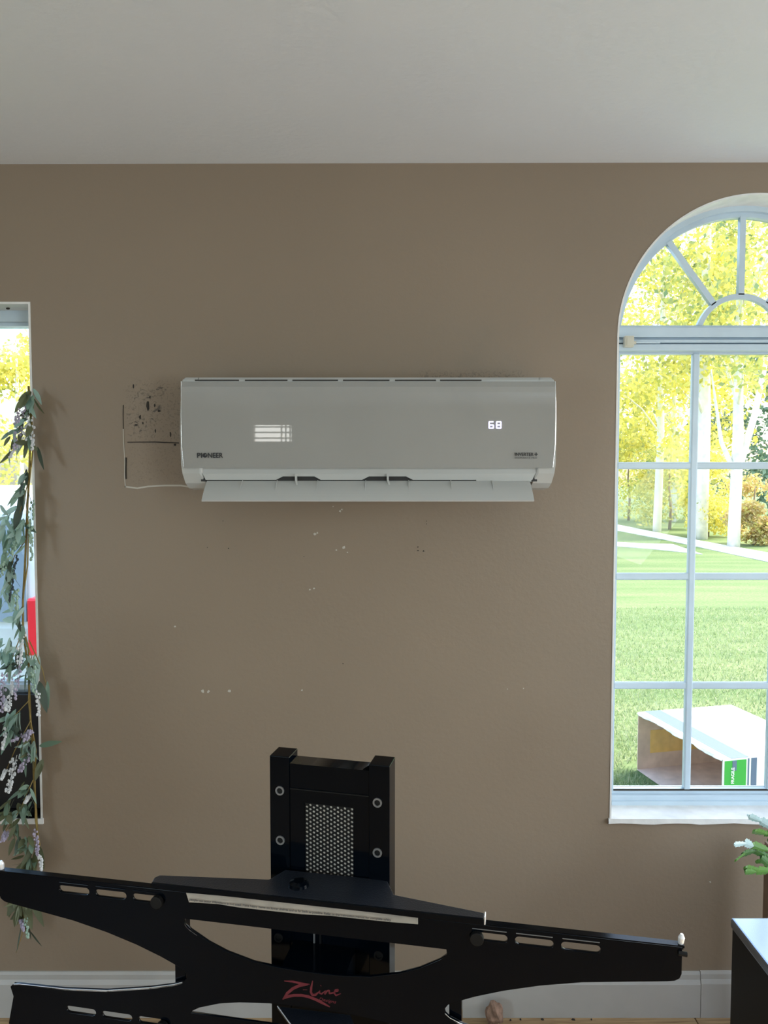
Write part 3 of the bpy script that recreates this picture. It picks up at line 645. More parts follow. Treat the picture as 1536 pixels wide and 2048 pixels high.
for px, py in ((560, 1581), (561, 1680), (755, 1605), (755, 1705), (557, 1875), (757, 1911)):
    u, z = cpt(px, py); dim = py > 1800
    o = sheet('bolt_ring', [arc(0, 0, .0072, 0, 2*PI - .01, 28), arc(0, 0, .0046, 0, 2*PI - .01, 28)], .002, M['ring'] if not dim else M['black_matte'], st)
    qq = to_loc(CM + UC*u - NC*.001); o.location = (qq[0], qq[1], z); o.rotation_euler = (PI/2, 0, CYAW)
    o = MB().tube([(u, -.0002, z), (u, .002, z)], .0044, 6).build('bolt', M['black_matte']); colpart('', o)
for px in (628, 640):
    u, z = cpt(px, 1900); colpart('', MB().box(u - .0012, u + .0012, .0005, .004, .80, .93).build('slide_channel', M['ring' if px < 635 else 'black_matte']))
MB_arm = MB().box(-.06, .06, .006, .075, .80, .95); sp('swivel_arm', MB().box(-.05, .05, .0062, .072, .800, .855), M['black'])
# base: shelf of black glass and foot plate on the floor
gl = MB().prism([(-.42, -.08, .03), (.42, -.08, .03), (.34, .32, .03), (-.34, .32, .03)], [(-.42, -.08, .045), (.42, -.08, .045), (.34, .32, .045), (-.34, .32, .045)])
sp('foot_plate', gl, M['black'], .003)
for x, y_ in ((-.35, -.04), (.35, -.04), (-.28, .28), (.28, .28)): sp('foot', MB().tube([(x, y_, 0), (x, y_, .031)], .018, 14), M['black_matte'])
# warning label strip on the bracket, curling a little
up_ = [(372, 1785.5), (435, 1791), (475, 1795), (543, 1801.5), (604, 1808), (660, 1814), (712, 1820), (780, 1829), (836, 1836)]
lo_ = [(378, 1804.5), (435, 1808), (475, 1814.5), (543, 1822), (604, 1828.5), (660, 1831.5), (712, 1837), (780, 1844), (836, 1848.5)]
v = []; f = []
for i, (a, b_) in enumerate(zip(up_, lo_)):
    pa, pb = loc_(*a, -.0035), loc_(*b_, -.0085 - .001*(i % 2)); v += [pa, pb, (pb[0], pb[1] + .0005, pb[2]), (pa[0], pa[1] + .0005, pa[2])]
for i in range(len(up_) - 1):
    for k in range(4): f.append([i*4 + k, (i+1)*4 + k, (i+1)*4 + (k+1) % 4, i*4 + (k+1) % 4])
lb = obj('warning_label', v, f, M['paper'], st); lb['label'] = 'creased paper warning strip with one line of small print'
a = loc_(380, 1798, -.0075); b_ = loc_(560, 1817, -.0075); c3 = loc_(785, 1839, -.0075)
for q0, q1, body in ((a, b_, 'people can occur if furniture is not used. Place heavy items on lower'), (b_, c3, 'shelves and as far back as possible. Refer to the instruction manual for complete safety')):
    L_ = math.hypot(q1[0] - q0[0], q1[2] - q0[2]); t_ = text('print', body, L_*.99, .0045, M['grey_ink'], lb, .012)
    an = math.atan2(q1[2] - q0[2], q1[0] - q0[0]); t_.matrix_local = Matrix.Translation((q0[0], -.0098, q0[2] - .0022)) @ Matrix.Rotation(-an, 4, 'Y') @ Matrix.Rotation(PI/2, 4, 'X')
# red script logo on the centre of the bracket
def strokes(name, paths, m):
    b = MB()
    for pts, wd in paths:
        P_ = [loc_(560 + x/7.68, 1880 + y_/7.68, -.0029) for x, y_ in pts]; wd = wd/7.68*.00073*2
        n_ = len(P_)
        for i in range(n_ - 1):
            p0, p1 = Vector((P_[i][0], P_[i][2])), Vector((P_[i+1][0], P_[i+1][2])); d = (p1 - p0).normalized(); nn = Vector((-d.y, d.x)); ext = d*wd*.15
            w0 = wd*(.35 if i == 0 else 1)*.5; w1_ = wd*(.35 if i == n_ - 2 else 1)*.5
            q = [p0 - nn*w0 - ext, p1 - nn*w1_ + ext, p1 + nn*w1_ + ext, p0 + nn*w0 - ext]
            b.hexa([(r.x, -.0030, r.y) for r in q], [(r.x, -.0024, r.y) for r in q])
    sp(name, b, m)
strokes('script_logo', [([(70, 630), (200, 640), (330, 668), (450, 680)], 17), ([(420, 690), (300, 700), (200, 745), (110, 820), (45, 910)], 22), ([(45, 905), (130, 865), (220, 850), (330, 850), (430, 868), (550, 915), (650, 965), (760, 1025)], 22),
    ([(500, 632), (478, 740), (474, 800), (495, 845), (545, 842), (600, 795)], 18), ([(612, 775), (606, 815), (640, 828), (690, 785)], 12), ([(622, 695), (632, 708)], 12), ([(355, 765), (415, 765)], 9),
    ([(695, 775), (688, 832), (725, 782), (755, 775), (760, 822), (800, 815), (850, 800)], 12), ([(830, 800), (885, 785), (890, 762), (850, 768), (830, 815), (860, 852), (930, 825)], 12)], M['red'])
t_ = text('script_logo_line', 'Designs', .026, .006, M['red'], st, .0, .3); q = loc_(638, 2001, -.0029); t_.location = (q[0], q[1], q[2] - .001); t_.rotation_euler = (PI/2, math.radians(4), 0)

# ---------------------------------------------------------------- black cabinet, lower right
k0 = atZ(1460, 1834, .553); kx, ky = k0.x, k0.y
cb_ = empty('cabinet', (kx, ky, 0), label='black cabinet with glossy top in the lower right corner', cat='cabinet')
bevel(MB().box(.004, .62, -.60, -.004, .0, .528).build('carcass', M['cabinet'], cb_), .002)
bevel(MB().box(0, .63, -.61, 0, .5285, .553).build('top', M['cabinet_top'], cb_), .006, 3)
for i in range(2): bevel(MB().box(.012 + .3*i, .306 + .3*i, -.616, -.601, .03, .52).build('door', M['cabinet'], cb_), .002)

# ---------------------------------------------------------------- potted cactus on the cabinet
pb = Vector((kx + .17, ky - .30, .553))
pl = empty('potted_cactus', tuple(pb), label='green flat-segmented holiday cactus in a clay pot on the black cabinet', cat='plant')
ring_ = lambda r, z, n=24: [(r*math.cos(2*PI*i/n), r*math.sin(2*PI*i/n), z) for i in range(n)]
v = []; f = []; prof = [(.055, 0), (.075, .12), (.082, .12), (.082, .145), (.074, .145), (.072, .125)]
for r, z in prof: v += ring_(r, z)
for j in range(len(prof) - 1):
    for i in range(24): f.append([j*24 + i, j*24 + (i+1) % 24, (j+1)*24 + (i+1) % 24, (j+1)*24 + i])
f.append(list(range(24))[::-1]); obj('pot', v, f, M['clay'], pl)
MB().prism(ring_(.0725, .120), ring_(.0725, .128)).build('soil', M['soil'], pl)
def pad_mesh(L_, wd, th=.0035):
    prof = [(0, .25), (.12, .55), (.22, .62), (.30, .92), (.33, .72), (.5, .80), (.58, 1.05), (.61, .82), (.78, .88), (.88, 1.0), (.90, .72), (1.0, .45)]
    top = [(x*L_, wd/2*h) for x, h in prof] + [(x*L_, -wd/2*h) for x, h in prof[::-1]]
    v = [(x, y_, .0) for x, y_ in top] + [(x, y_*.25, th) for x, y_ in top] + [(x, y_*.25, -th) for x, y_ in top]; n = len(top); f = []
    for i in range(n): j = (i+1) % n; f += [[i, j, n + j, n + i], [j, i, 2*n + i, 2*n + j]]
    f += [list(range(n, 2*n)), list(range(2*n, 3*n))[::-1]]
    return v, f
padm = {}
for k in ('pad', 'pad_pale'):
    v, f = pad_mesh(1, 1, .09); me = bpy.data.meshes.new(k); me.from_pydata(v, [], f); me.materials.append(M[k]); padm[k] = me
def put_blade(name, me, a, b, wd, parent, origin, roll=0.0):
    a, b = Vector(a), Vector(b); X = (b - a); L_ = X.length; X.normalize(); vw = Vector((0, -1, 0)); Y_ = vw.cross(X)
    if Y_.length < .1: Y_ = Vector((0, 0, 1)).cross(X)
    Y_.normalize(); Z_ = X.cross(Y_)
    if roll: R = Matrix.Rotation(roll, 3, X); Y_ = R @ Y_; Z_ = R @ Z_
    o = bpy.data.objects.new(name, me); COL.objects.link(o); o.parent = parent
    mtx = Matrix(((X.x*L_, Y_.x*wd, Z_.x*wd, a.x - origin.x), (X.y*L_, Y_.y*wd, Z_.y*wd, a.y - origin.y), (X.z*L_, Y_.z*wd, Z_.z*wd, a.z - origin.z), (0, 0, 0, 1)))
    o.matrix_local = mtx; return o
CY = pb.y; pxm = CY/1500.0
def pad(p0, p1, wd, kind='pad', d0=0, d1=0, roll=0): return put_blade('segment', padm[kind], atY(*p0, CY + d0), atY(*p1, CY + d1), wd*pxm, pl, pb, roll)
for a in [((1545, 1655), (1520, 1640), 19, 'pad_pale', 0, -.02), ((1522, 1642), (1498, 1632), 15, 'pad_pale', -.02, -.04), ((1545, 1640), (1524, 1650), 15, 'pad', .02, .0), ((1500, 1634), (1494, 1629), 5, 'pad_pale', -.04, -.04),
          ((1548, 1668), (1530, 1666), 19, 'pad', 0, -.01), ((1533, 1668), (1508, 1661), 20, 'pad', -.01, -.05), ((1556, 1700), (1536, 1698), 20, 'pad', 0, -.02), ((1538, 1701), (1504, 1688), 17, 'pad', -.02, -.05), ((1506, 1692), (1489, 1684), 18, 'pad_pale', -.05, -.07), ((1492, 1687), (1468, 1689), 11, 'pad_pale', -.07, -.09),
          ((1540, 1716), (1504, 1698), 17, 'pad', 0, -.03), ((1512, 1701), (1484, 1708), 20, 'pad', -.03, -.06), ((1489, 1707), (1471, 1721), 17, 'pad', -.06, -.09), ((1548, 1738), (1522, 1714), 18, 'pad', 0, -.02), ((1541, 1742), (1512, 1741), 20, 'pad', 0, -.03), ((1518, 1741), (1489, 1735), 17, 'pad', -.03, -.06), ((1512, 1744), (1490, 1743), 14, 'pad', -.035, -.065),
          ((1535, 1722), (1511, 1723), 11, 'pad', .01, .0), ((1560, 1690), (1536, 1680), 18, 'pad', .02, 0), ((1575, 1660), (1548, 1668), 20, 'pad', .02, 0), ((1575, 1740), (1543, 1740), 21, 'pad', .02, 0), ((1580, 1700), (1552, 1702), 21, 'pad', .03, 0), ((1570, 1640), (1543, 1648), 20, 'pad', .03, 0), ((1560, 1615), (1540, 1640), 18, 'pad', .03, 0)]:
    pad(*a, roll=random.uniform(-.5, .5))
top_ = pb + Vector((0, 0, .12))
for t in [(1575, 1660), (1575, 1740), (1580, 1700), (1560, 1615)]:
    e = atY(*t, CY + .03) - pb; m_ = Vector((e.x*.4, e.y*.3, (.12 + e.z)/2 + .03)); MB().tube([(random.uniform(-.02, .02), 0, .12), m_, e], [.006, .005, .004], 6).build('stem', M['pad'], pl, True)
for i in range(26):   # the far side of the plant, outside the frame
    an = random.uniform(-1.2, 1.6); el = random.uniform(-.3, .9); a = pb + Vector((.03*math.cos(an), .03*math.sin(an), .20 + .1*random.random()))
    p = a; dirn = Vector((math.cos(an), math.sin(an)*.9, el))
    if dirn.x < .25: continue
    for k in range(3):
        q_ = p + dirn.normalized()*.04; put_blade('segment', padm['pad'], p, q_, .024, pl, pb, random.uniform(-.9, .9)); p = q_; dirn.z -= .45
pk = empty('wooden_post', (atY(1531, 1780, 2.10).x + .014, 2.10, 0), label='slim brown wooden post standing behind the cactus and black cabinet', cat='post')
bevel(MB().box(-.014, .014, -.014, .014, .012, .555).build('shaft', M['wood_brown'], pk), .002); bevel(MB().box(-.03, .03, -.03, .03, 0, .012).build('foot', M['wood_brown'], pk), .002)

# ---------------------------------------------------------------- crumpled brown lump on the floor by the baseboard
c = atY(990, 2036, W - .05); v = []
ico = bmesh.new(); bmesh.ops.create_icosphere(ico, subdivisions=3, radius=1)
for vt in ico.verts:
    p = vt.co.copy(); k = 1 + .12*math.sin(p.x*5 + p.z*4) + .09*math.sin(p.y*7 - p.z*6) + random.uniform(-.03, .03)
    vt.co = Vector((p.x*.025*k, p.y*.022*k, p.z*.034*k + .034))
me = bpy.data.meshes.new('crumpled_paper'); ico.to_mesh(me); ico.free(); me.materials.append(M['fluff'])
o = bpy.data.objects.new('crumpled_paper', me); COL.objects.link(o); o.location = (c.x, W - .045, 0); tag(o, 'small brown crumpled lump on the floor against the baseboard', 'debris')
zmin = min(v_.co.z for v_ in me.vertices)
for v_ in me.vertices: v_.co.z -= zmin
names = [(1021, 2041, 6, 'short dark wood splinter just right of the brown lump'), (1083, 2034, 8, 'dark curled wood chip touching the baseboard, right of the brown lump'), (1143, 2029, 12, 'longest dark splinter lying along the baseboard'), (1180, 2033, 4, 'tiny dark crumb right of the longest splinter'), (1040, 2036, 5, 'pale small crumb left of the curled chip')]
for x, y_, r, lab in names:
    p = atZ(x, y_, 0); rr = r/1538*2.2/1.0; b = MB(); n = 7
    if p.y > W - .016 - .004: p.y = W - .021
    a = [(rr*.5*random.uniform(.6, 1)*math.cos(2*PI*i/n), .003*random.uniform(.6, 1)*math.sin(2*PI*i/n), 0) for i in range(n)]
    o = b.prism(a[::-1] if False else a, [(q[0]*.7, q[1]*.7, .003 + .001*(i % 2)) for i, q in enumerate(a)]).build('wood_chip', M['gap']); o.location = (p.x, p.y, 0); o.rotation_euler = (0, 0, random.uniform(-.3, .3)); tag(o, lab, 'debris', 'crumbs along the baseboard')

# ---------------------------------------------------------------- garland hanging at the left window
GYD = W - .045
ga = empty('garland', (-1.0, GYD, 0.7), label='artificial garland of long leaves and lavender sprigs hanging beside the left window', cat='garland')
GO = Vector((-1.0, GYD, 0.7))
def gp(px, py, d=0.0): return atY(px, py, GYD + d) - GO
path = [(57, 772), (61, 820), (60, 900), (58, 960), (55, 1010), (53, 1060), (50, 1130), (46, 1200), (46, 1250), (50, 1290), (57, 1340), (59, 1400), (61, 1450), (66, 1500), (68, 1560), (73, 1640), (76, 1690), (64, 1730), (52, 1780), (48, 1830), (52, 1862)]
MB().tube([gp(*p) for p in path], [.003]*len(path), 7).build('stem', M['stem'], ga, True)
MB().tube([gp(p[0] + 4*math.sin(i*1.7) + 2, p[1], -.004) for i, p in enumerate(path[1:])], .0022, 6).build('stem', M['stem'], ga, True)
pp = [gp(*p) for p in path]
def leaf_mesh(nm, m, shape=1.0, curl=.12):
    n = 9; v = []; f = []
    for i in range(n + 1):
        t = i/n; wd = .5*(math.sin(PI*t**.75*.98)**.9)*shape if 0 < t < 1 else .02; z = curl*math.sin(PI*t)*1.0
        v += [(t, -wd, z*.4 + .10*wd), (t, 0, z*.4 - .03), (t, wd, z*.4 + .10*wd)]
    for i in range(n): a = i*3; f += [[a, a+1, a+4, a+3], [a+1, a+2, a+5, a+4]]
    me = bpy.data.meshes.new(nm); me.from_pydata(v, [], f); me.materials.append(m)
    for p in me.polygons: p.use_smooth = True
    return me
LM = {k: leaf_mesh('leaf_' + k, M['leaf_' + k], 1.0, c) for k, c in (('a', .15), ('b', .3), ('c', .1), ('d', .2))}
def leaf(p0, p1, wd, kind='a', d0=0, d1=-.01, roll=0):
    return put_blade('leaf', LM[kind], gp(*p0, d0) + GO, gp(*p1, d1) + GO, wd*.00138, ga, GO, roll)
EXP = [((60, 782), (36, 802), 9, 'd'), ((60, 792), (40, 818), 9, 'a'), ((56, 830), (38, 850), 9, 'a'), ((75, 893), (88, 940), 11, 'c'), ((55, 945), (36, 970), 14, 'b'), ((55, 962), (14, 1012), 9, 'a'), ((48, 975), (36, 1045), 15, 'c'), ((42, 1010), (29, 1060), 17, 'c'),
       ((36, 1012), (4, 1032), 10, 'b'), ((18, 1030), (0, 1062), 12, 'b'), ((14, 1078), (9, 1114), 14, 'a'), ((0, 1010), (18, 1032), 10, 'b'), ((32, 1238), (4, 1240), 14, 'b'), ((33, 1232), (42, 1264), 10, 'c'), ((47, 1268), (55, 1296), 8, 'a'), ((68, 1324), (57, 1372), 10, 'c'), ((78, 1362), (94, 1426), 17, 'c'), ((95, 1362), (97, 1418), 10, 'a'),
       ((3, 1374), (23, 1398), 15, 'c'), ((40, 1425), (30, 1468), 15, 'c'), ((32, 1418), (4, 1462), 10, 'a'), ((78, 1492), (124, 1483), 12, 'a'), ((68, 1480), (69, 1524), 15, 'b'), ((54, 1482), (48, 1516), 12, 'b'), ((62, 1488), (77, 1520), 10, 'b'), ((86, 1518), (70, 1562), 15, 'd'), ((80, 1524), (78, 1552), 14, 'd'),
       ((38, 1620), (10, 1650), 15, 'b'), ((50, 1600), (46, 1652), 14, 'a'), ((30, 1675), (17, 1712), 11, 'd'), ((40, 1672), (30, 1712), 10, 'c'), ((70, 1690), (40, 1738), 12, 'd'), ((80, 1692), (88, 1740), 12, 'd'), ((72, 1700), (70, 1750), 15, 'd'), ((60, 1705), (50, 1760), 14, 'd'),
       ((62, 1790), (88, 1854), 15, 'd'), ((50, 1795), (64, 1860), 18, 'd'), ((35, 1800), (14, 1832), 16, 'd'), ((40, 1800), (34, 1850), 13, 'd'), ((25, 1790), (18, 1835), 14, 'd'), ((60, 1862), (84, 1893), 6, 'c'), ((58, 1850), (62, 1880), 5, 'c'), ((42, 1855), (33, 1905), 3, 'c'),
       ((22, 1280), (2, 1330), 10, 'b'), ((25, 1310), (10, 1350), 9, 'b'), ((78, 1310), (74, 1370), 10, 'b'), ((30, 1450), (8, 1500), 11, 'a'), ((15, 1470), (2, 1510), 9, 'a'), ((12, 1100), (2, 1135), 10, 'a'), ((26, 1110), (6, 1180), 8, 'b')]
for a in EXP: leaf(*a, d0=-.005, d1=random.uniform(-.035, -.005), roll=random.uniform(-.5, .5))
clusters = [(15, 1045, 10, 'abb', 30), (14, 1180, 9, 'abb', 28), (12, 1290, 8, 'abb', 24), (28, 880, 6, 'bda', 24), (60, 800, 14, 'abd', 26), (56, 860, 12, 'abd', 30), (48, 960, 8, 'abc', 30), (40, 1060, 14, 'abb', 34), (20, 1130, 10, 'bbc', 22), (40, 1230, 6, 'ab', 26), (35, 1310, 12, 'abc', 34), (60, 1330, 8, 'ab', 24), (30, 1440, 14, 'abc', 34), (60, 1490, 12, 'abd', 34), (60, 1590, 10, 'ad', 30), (30, 1620, 16, 'add', 36), (60, 1700, 18, 'dda', 32), (45, 1800, 14, 'ddd', 30)]
for cx, cy, n, ks, sprd in clusters:
    for i in range(int(n*1.4)):
        bx0, by0 = cx + random.uniform(-.45, .35)*sprd, cy + random.uniform(-.9, .9)*sprd
        an = random.gauss(PI/2 + .35, .5); L_ = random.uniform(20, 42); wd = random.uniform(6, 13)
        ex, ey = bx0 + L_*math.cos(an), by0 + L_*math.sin(an)
        if ex > 92: ex = 92 - random.random()*10
        leaf((bx0, by0), (ex, ey), wd, random.choice(ks), random.uniform(-.02, .01), random.uniform(-.045, .0), random.uniform(-1.2, 1.2))
# side branches
for q in [[(58, 960), (46, 1000), (36, 1040)], [(52, 1080), (30, 1110), (8, 1170)], [(46, 1262), (30, 1300), (14, 1350)], [(59, 1400), (40, 1420), (10, 1450)], [(62, 1440), (30, 1500), (4, 1560)], [(66, 1560), (40, 1620), (4, 1672)], [(48, 1270), (62, 1310), (70, 1350)], [(50, 1830), (44, 1870), (32, 1906)], [(58, 1280), (85, 1340), (92, 1370)]]:
    MB().tube([gp(*p, -.01) for p in q], [.0016, .0013, .0008], 5).build('twig', M['stem'], ga, True)
def spike(p0, p1, wd, kind, n=26):
    b = MB(); a, e = gp(*p0, -.012), gp(*p1, -.03); ax = e - a
    b.tube([a, e], .0008, 4)
    for i in range(n):
        t = (i + .5)/n; r = wd*.00138*(1 - .55*t)*.5; an = random.uniform(0, 2*PI); c = a + ax*t + Vector((r*math.cos(an), r*math.sin(an)*.8, 0))
        s = random.uniform(.0022, .0042); b.blob(c, (s, s, s*1.25), 5, 4)
    b.build('flower_spike', M['bud_' + kind], ga, False)
for a in [((48, 812), (30, 850), 16, 'lilac'), ((58, 830), (48, 880), 16, 'white'), ((40, 850), (30, 900), 14, 'lilac'), ((62, 850), (66, 900), 12, 'white'), ((45, 880), (20, 915), 9, 'white'), ((62, 1000), (62, 1085), 12, 'green'), ((60, 1050), (64, 1120), 8, 'green'), ((35, 1060), (25, 1110), 10, 'green'), ((34, 1110), (20, 1205), 8, 'dark'), ((20, 1095), (0, 1155), 16, 'green'), ((30, 1180), (34, 1220), 12, 'green'),
          ((44, 1270), (38, 1330), 14, 'white'), ((40, 1310), (30, 1400), 13, 'lilac'), ((66, 1310), (70, 1390), 15, 'green'), ((75, 1380), (77, 1432), 9, 'white'), ((22, 1350), (18, 1424), 12, 'white'), ((10, 1345), (2, 1425), 12, 'lilac'), ((12, 1400), (12, 1420), 8, 'white'), ((64, 1460), (50, 1482), 14, 'lilac'), ((50, 1468), (26, 1482), 13, 'lilac'), ((60, 1505), (38, 1545), 16, 'lilac'), ((34, 1510), (14, 1586), 15, 'white'), ((28, 1515), (18, 1582), 13, 'white'), ((12, 1455), (6, 1500), 8, 'white'), ((12, 1540), (2, 1560), 7, 'white'),
          ((70, 1660), (76, 1712), 9, 'lilac'), ((14, 1664), (4, 1684), 12, 'lilac'), ((80, 1712), (84, 1740), 7, 'white'), ((52, 1830), (55, 1876), 8, 'green'), ((44, 1840), (46, 1862), 8, 'lilac'), ((60, 1590), (50, 1605), 7, 'white')]:
    spike(*a)

# ---------------------------------------------------------------- outside: added eave, lawn, drive, box, vehicle, trees
ev = MB().box(XL - .8, XR + .8, W + WT, W + WT + .45, 2.75, 2.81).build('sun_block_eave', M['reveal']); tag(ev, kind='structure')  # unseen overhang added to keep the sun out of the windows
g = obj('lawn', [(-60, W + WT, GZ), (70, W + WT, GZ), (70, 110, GZ), (-60, 110, GZ)], [[0, 1, 2, 3]], M['lawn']); tag(g, 'green mown lawn sloping away beyond the windows', 'lawn', kind='structure')
fnd = MB().box(XL - .15, XR + .15, W + .02, W + WT, GZ - .02, -.05).build('trim_1', M['exterior']); tag(fnd, kind='structure')
def ground_strip(name, up_, lo2, lab):
    a = [atZ(*p, GZ + .015) for p in up_]; b_ = [atZ(*p, GZ + .015) for p in lo2]; v = a + b_; n = len(a)
    v += [(p.x, p.y, GZ - .01) for p in a + b_]; f = [[i, i+1, n+i+1, n+i][::-1] for i in range(n - 1)]
    f += [[n+i, n+i+1, 3*n+i+1, 3*n+i] for i in range(n - 1)] + [[i, 2*n+i, 2*n+i+1, i+1] for i in range(n - 1)]
    o = obj(name, [tuple(p) for p in v], f, M['road']); tag(o, lab, 'driveway'); return o
ground_strip('driveway', [(900, 1020), (1100, 1034), (1236, 1049), (1320, 1066), (1400, 1081), (1536, 1105), (1750, 1135)], [(900, 1026), (1100, 1043), (1236, 1061), (1320, 1077), (1400, 1094), (1536, 1123), (1750, 1158)], 'long pale concrete drive running below the trees')
ground_strip('driveway', [(900, 1068), (1100, 1077), (1236, 1084), (1290, 1087), (1345, 1088)], [(900, 1073), (1100, 1084), (1236, 1092), (1300, 1097), (1405, 1108)], 'narrower pale branch of the drive nearer the house')
# grass blades near the house
v = []; f = []
for i in range(52000):
    if i % 13 == 0: x, y_ = random.uniform(-5, -1), random.uniform(2.6, 4.85)
    else: y_ = 3.2 + 9*random.random()**1.4; x = y_*random.uniform(.26, .62)
    q_ = Vector((x, y_, 0)) - Vector((1.86, 5.54, 0)); c1_, s1_ = .22, -.975
    if -.1 < q_.x*c1_ + q_.y*s1_ < 1.1 and -.05 < -q_.x*s1_ + q_.y*c1_ < .85: continue
    h = random.uniform(.02, .055); an = random.uniform(0, PI); dx, dy = .004*math.cos(an), .004*math.sin(an); lx, ly = random.uniform(-.03, .03), random.uniform(-.03, .03)
    k = len(v); v += [(x - dx, y_ - dy, GZ), (x + dx, y_ + dy, GZ), (x + lx, y_ + ly, GZ + h)]; f.append([k, k+1, k+2])
tag(obj('grass_blades', v, f, M['grass_blade']), 'short green grass blades of the lawn near the windows', 'grass', kind='stuff')

# big open carton lying on the lawn
zt = GZ + .435
k1 = atZ(1276, 1424, zt); k2 = atZ(1446, 1519, zt); k3 = atZ(1463, 1416, zt)
e1 = (k2 - k1); e1.z = 0; Lo = e1.length; e1.normalize(); e2 = Vector((-e1.y, e1.x, 0)); Wd = .78
bxo = empty('cardboard_box', (k1.x, k1.y, GZ + .004), math.atan2(e1.y, e1.x), label='large open white cardboard carton with green fragile print lying on the lawn', cat='box')
Hh = .431; T = .006
bevel(MB().box(0, Lo, 0, Wd, Hh - T, Hh).build('top_side', M['white_card'], bxo), .001)
MB().box(0, Lo, 0, Wd, 0, T).build('bottom_side', M['cardboard'], bxo)
MB().box(Lo - T, Lo, 0, Wd, T, Hh - T).build('near_side', M['white_card'], bxo)
MB().box(0, T, 0, Wd, T, Hh - T).build('far_side', M['cardboard'], bxo)
MB().box(T, Lo - T, Wd - T, Wd, T, Hh - T).build('closed_end', M['cardboard'], bxo)
MB().box(.008, Lo - .008, .006, Wd - .008, Hh - T - .003, Hh - T - .0005).build('lining', M['cardboard'], bxo)
MB().box(Lo - T - .003, Lo - T - .0005, .004, Wd - .008, T, Hh - .01).build('lining', M['cardboard'], bxo)
MB().box(T + .001, T + .003, .10, .50, .12, .29).build('tape_patch', M['tan_board'], bxo)['label'] = 'tan tape patch on the inner wall'
MB().box(.0, Lo, .055, .185, Hh, Hh + .0012).build('blue_grey_band', M['blue_card'], bxo)['label'] = 'blue-grey band along the open edge'  # thin blue-grey strip on the top near the open edge
MB().box(.55, Lo - .01, .40, .405, Hh, Hh + .001).build('seam', M['cardboard'], bxo)
# torn wavy lip along the opening
v = []; f = []; n = 30
for i in range(n + 1):
    x = Lo*i/n; dy = -.008 - .004*math.sin(i*.9) - .003*math.sin(i*2.3); dzl = -.008 - .006*math.sin(i*.55)
    v += [(x, .004, Hh - .001), (x, dy, Hh + dzl), (x, dy, Hh + dzl - .005), (x, .004, Hh - T)]
for i in range(n):
    for k in range(4): f.append([i*4 + k, i*4 + (k+1) % 4, (i+1)*4 + (k+1) % 4, (i+1)*4 + k])
obj('torn_lip', v, f, M['white_card'], bxo)
XN = Lo + .0012
MB().box(Lo, XN, .012, .165, T, Hh - .012).build('green_print', M['green_card'], bxo)
MB().box(Lo, XN, .200, .240, T, Hh - .008).build('blue_print', M['blue_card'], bxo)
MB().box(Lo, XN, .176, .186, T, Hh - .008).build('blue_print', M['blue_card'], bxo)
MB().box(XN, XN + .0008, .066, .096, .355, .418).build('white_tab', M['blue_card'], bxo)
for s_, y_, z_, hgt, wl_ in (('FRAGILE', .080, .275, .022, .100),):
    t_ = text('print', s_, wl_, hgt, M['white_card'], bxo, .02); t_.matrix_local = Matrix.Translation((XN + .0012, y_, z_)) @ Matrix(((0, 0, 1, 0), (0, -1, 0, 0), (1, 0, 0, 0), (0, 0, 0, 1)))
for i in range(3): MB().box(Lo, XN, .34 + .1*i, .38 + .1*i, .30 - .09*(i % 2), .312 - .09*(i % 2)).build('print', M['ink'], bxo)

# silver vehicle seen through the left window, its rear towards the house
car = empty('vehicle', (-3.1, 5.0, GZ), label='silver people carrier parked on the lawn outside the left window', cat='car')
side = [(0, .35), (.02, .75), (.05, 1.15), (.22, 1.95), (.35, 2.03), (2.7, 2.05), (3.3, 1.80), (3.9, 1.25), (4.8, 1.05), (4.9, .75), (4.9, .35)]
w0 = [.90 if z < 1.3 else .90 - (z - 1.3)*.16 for _, z in side]
v = [(-a, y_, z) for (y_, z), a in zip(side, w0)] + [(a, y_, z) for (y_, z), a in zip(side, w0)]; n = len(side)
bevel(obj('body', v, [list(range(n)), list(range(2*n - 1, n - 1, -1))] + [[i, i + n, (i+1) % n + n, (i+1) % n] for i in range(n)], M['car_body'], car), .05, 3)
MB().prism([(-.70, .055, 1.20), (.74, .055, 1.20), (.68, .195, 1.86), (-.66, .195, 1.86)], [(-.70, .03, 1.20), (.74, .03, 1.20), (.68, .17, 1.86), (-.66, .17, 1.86)]).build('rear_window', M['car_glass'], car)
for s in (-1, 1):
    bevel(MB().box(min(s*.76, s*.905), max(s*.76, s*.905), -.01, .12, .98, 1.36).build('tail_light', M['tail'], car), .015)
    MB().prism([(s*.905, .55, 1.30), (s*.905, 2.9, 1.30), (s*.82, 2.6, 1.82), (s*.82, .62, 1.86)], [(s*.88, .55, 1.30), (s*.88, 2.9, 1.30), (s*.79, 2.6, 1.82), (s*.79, .62, 1.86)]).build('side_window', M['car_glass'], car)
    for yy in (.95, 4.0): bevel(MB().tube([(s*.70, yy, .34), (s*.91, yy, .34)], .34, 24).build('wheel', M['tyre'], car), .02)
bevel(MB().box(-.88, .88, -.06, .12, .40, .66).build('bumper', M['car_body'], car), .03)
MB().box(-.25, .25, -.012, 0.04, .86, .98).build('number_plate', M['white_card'], car)

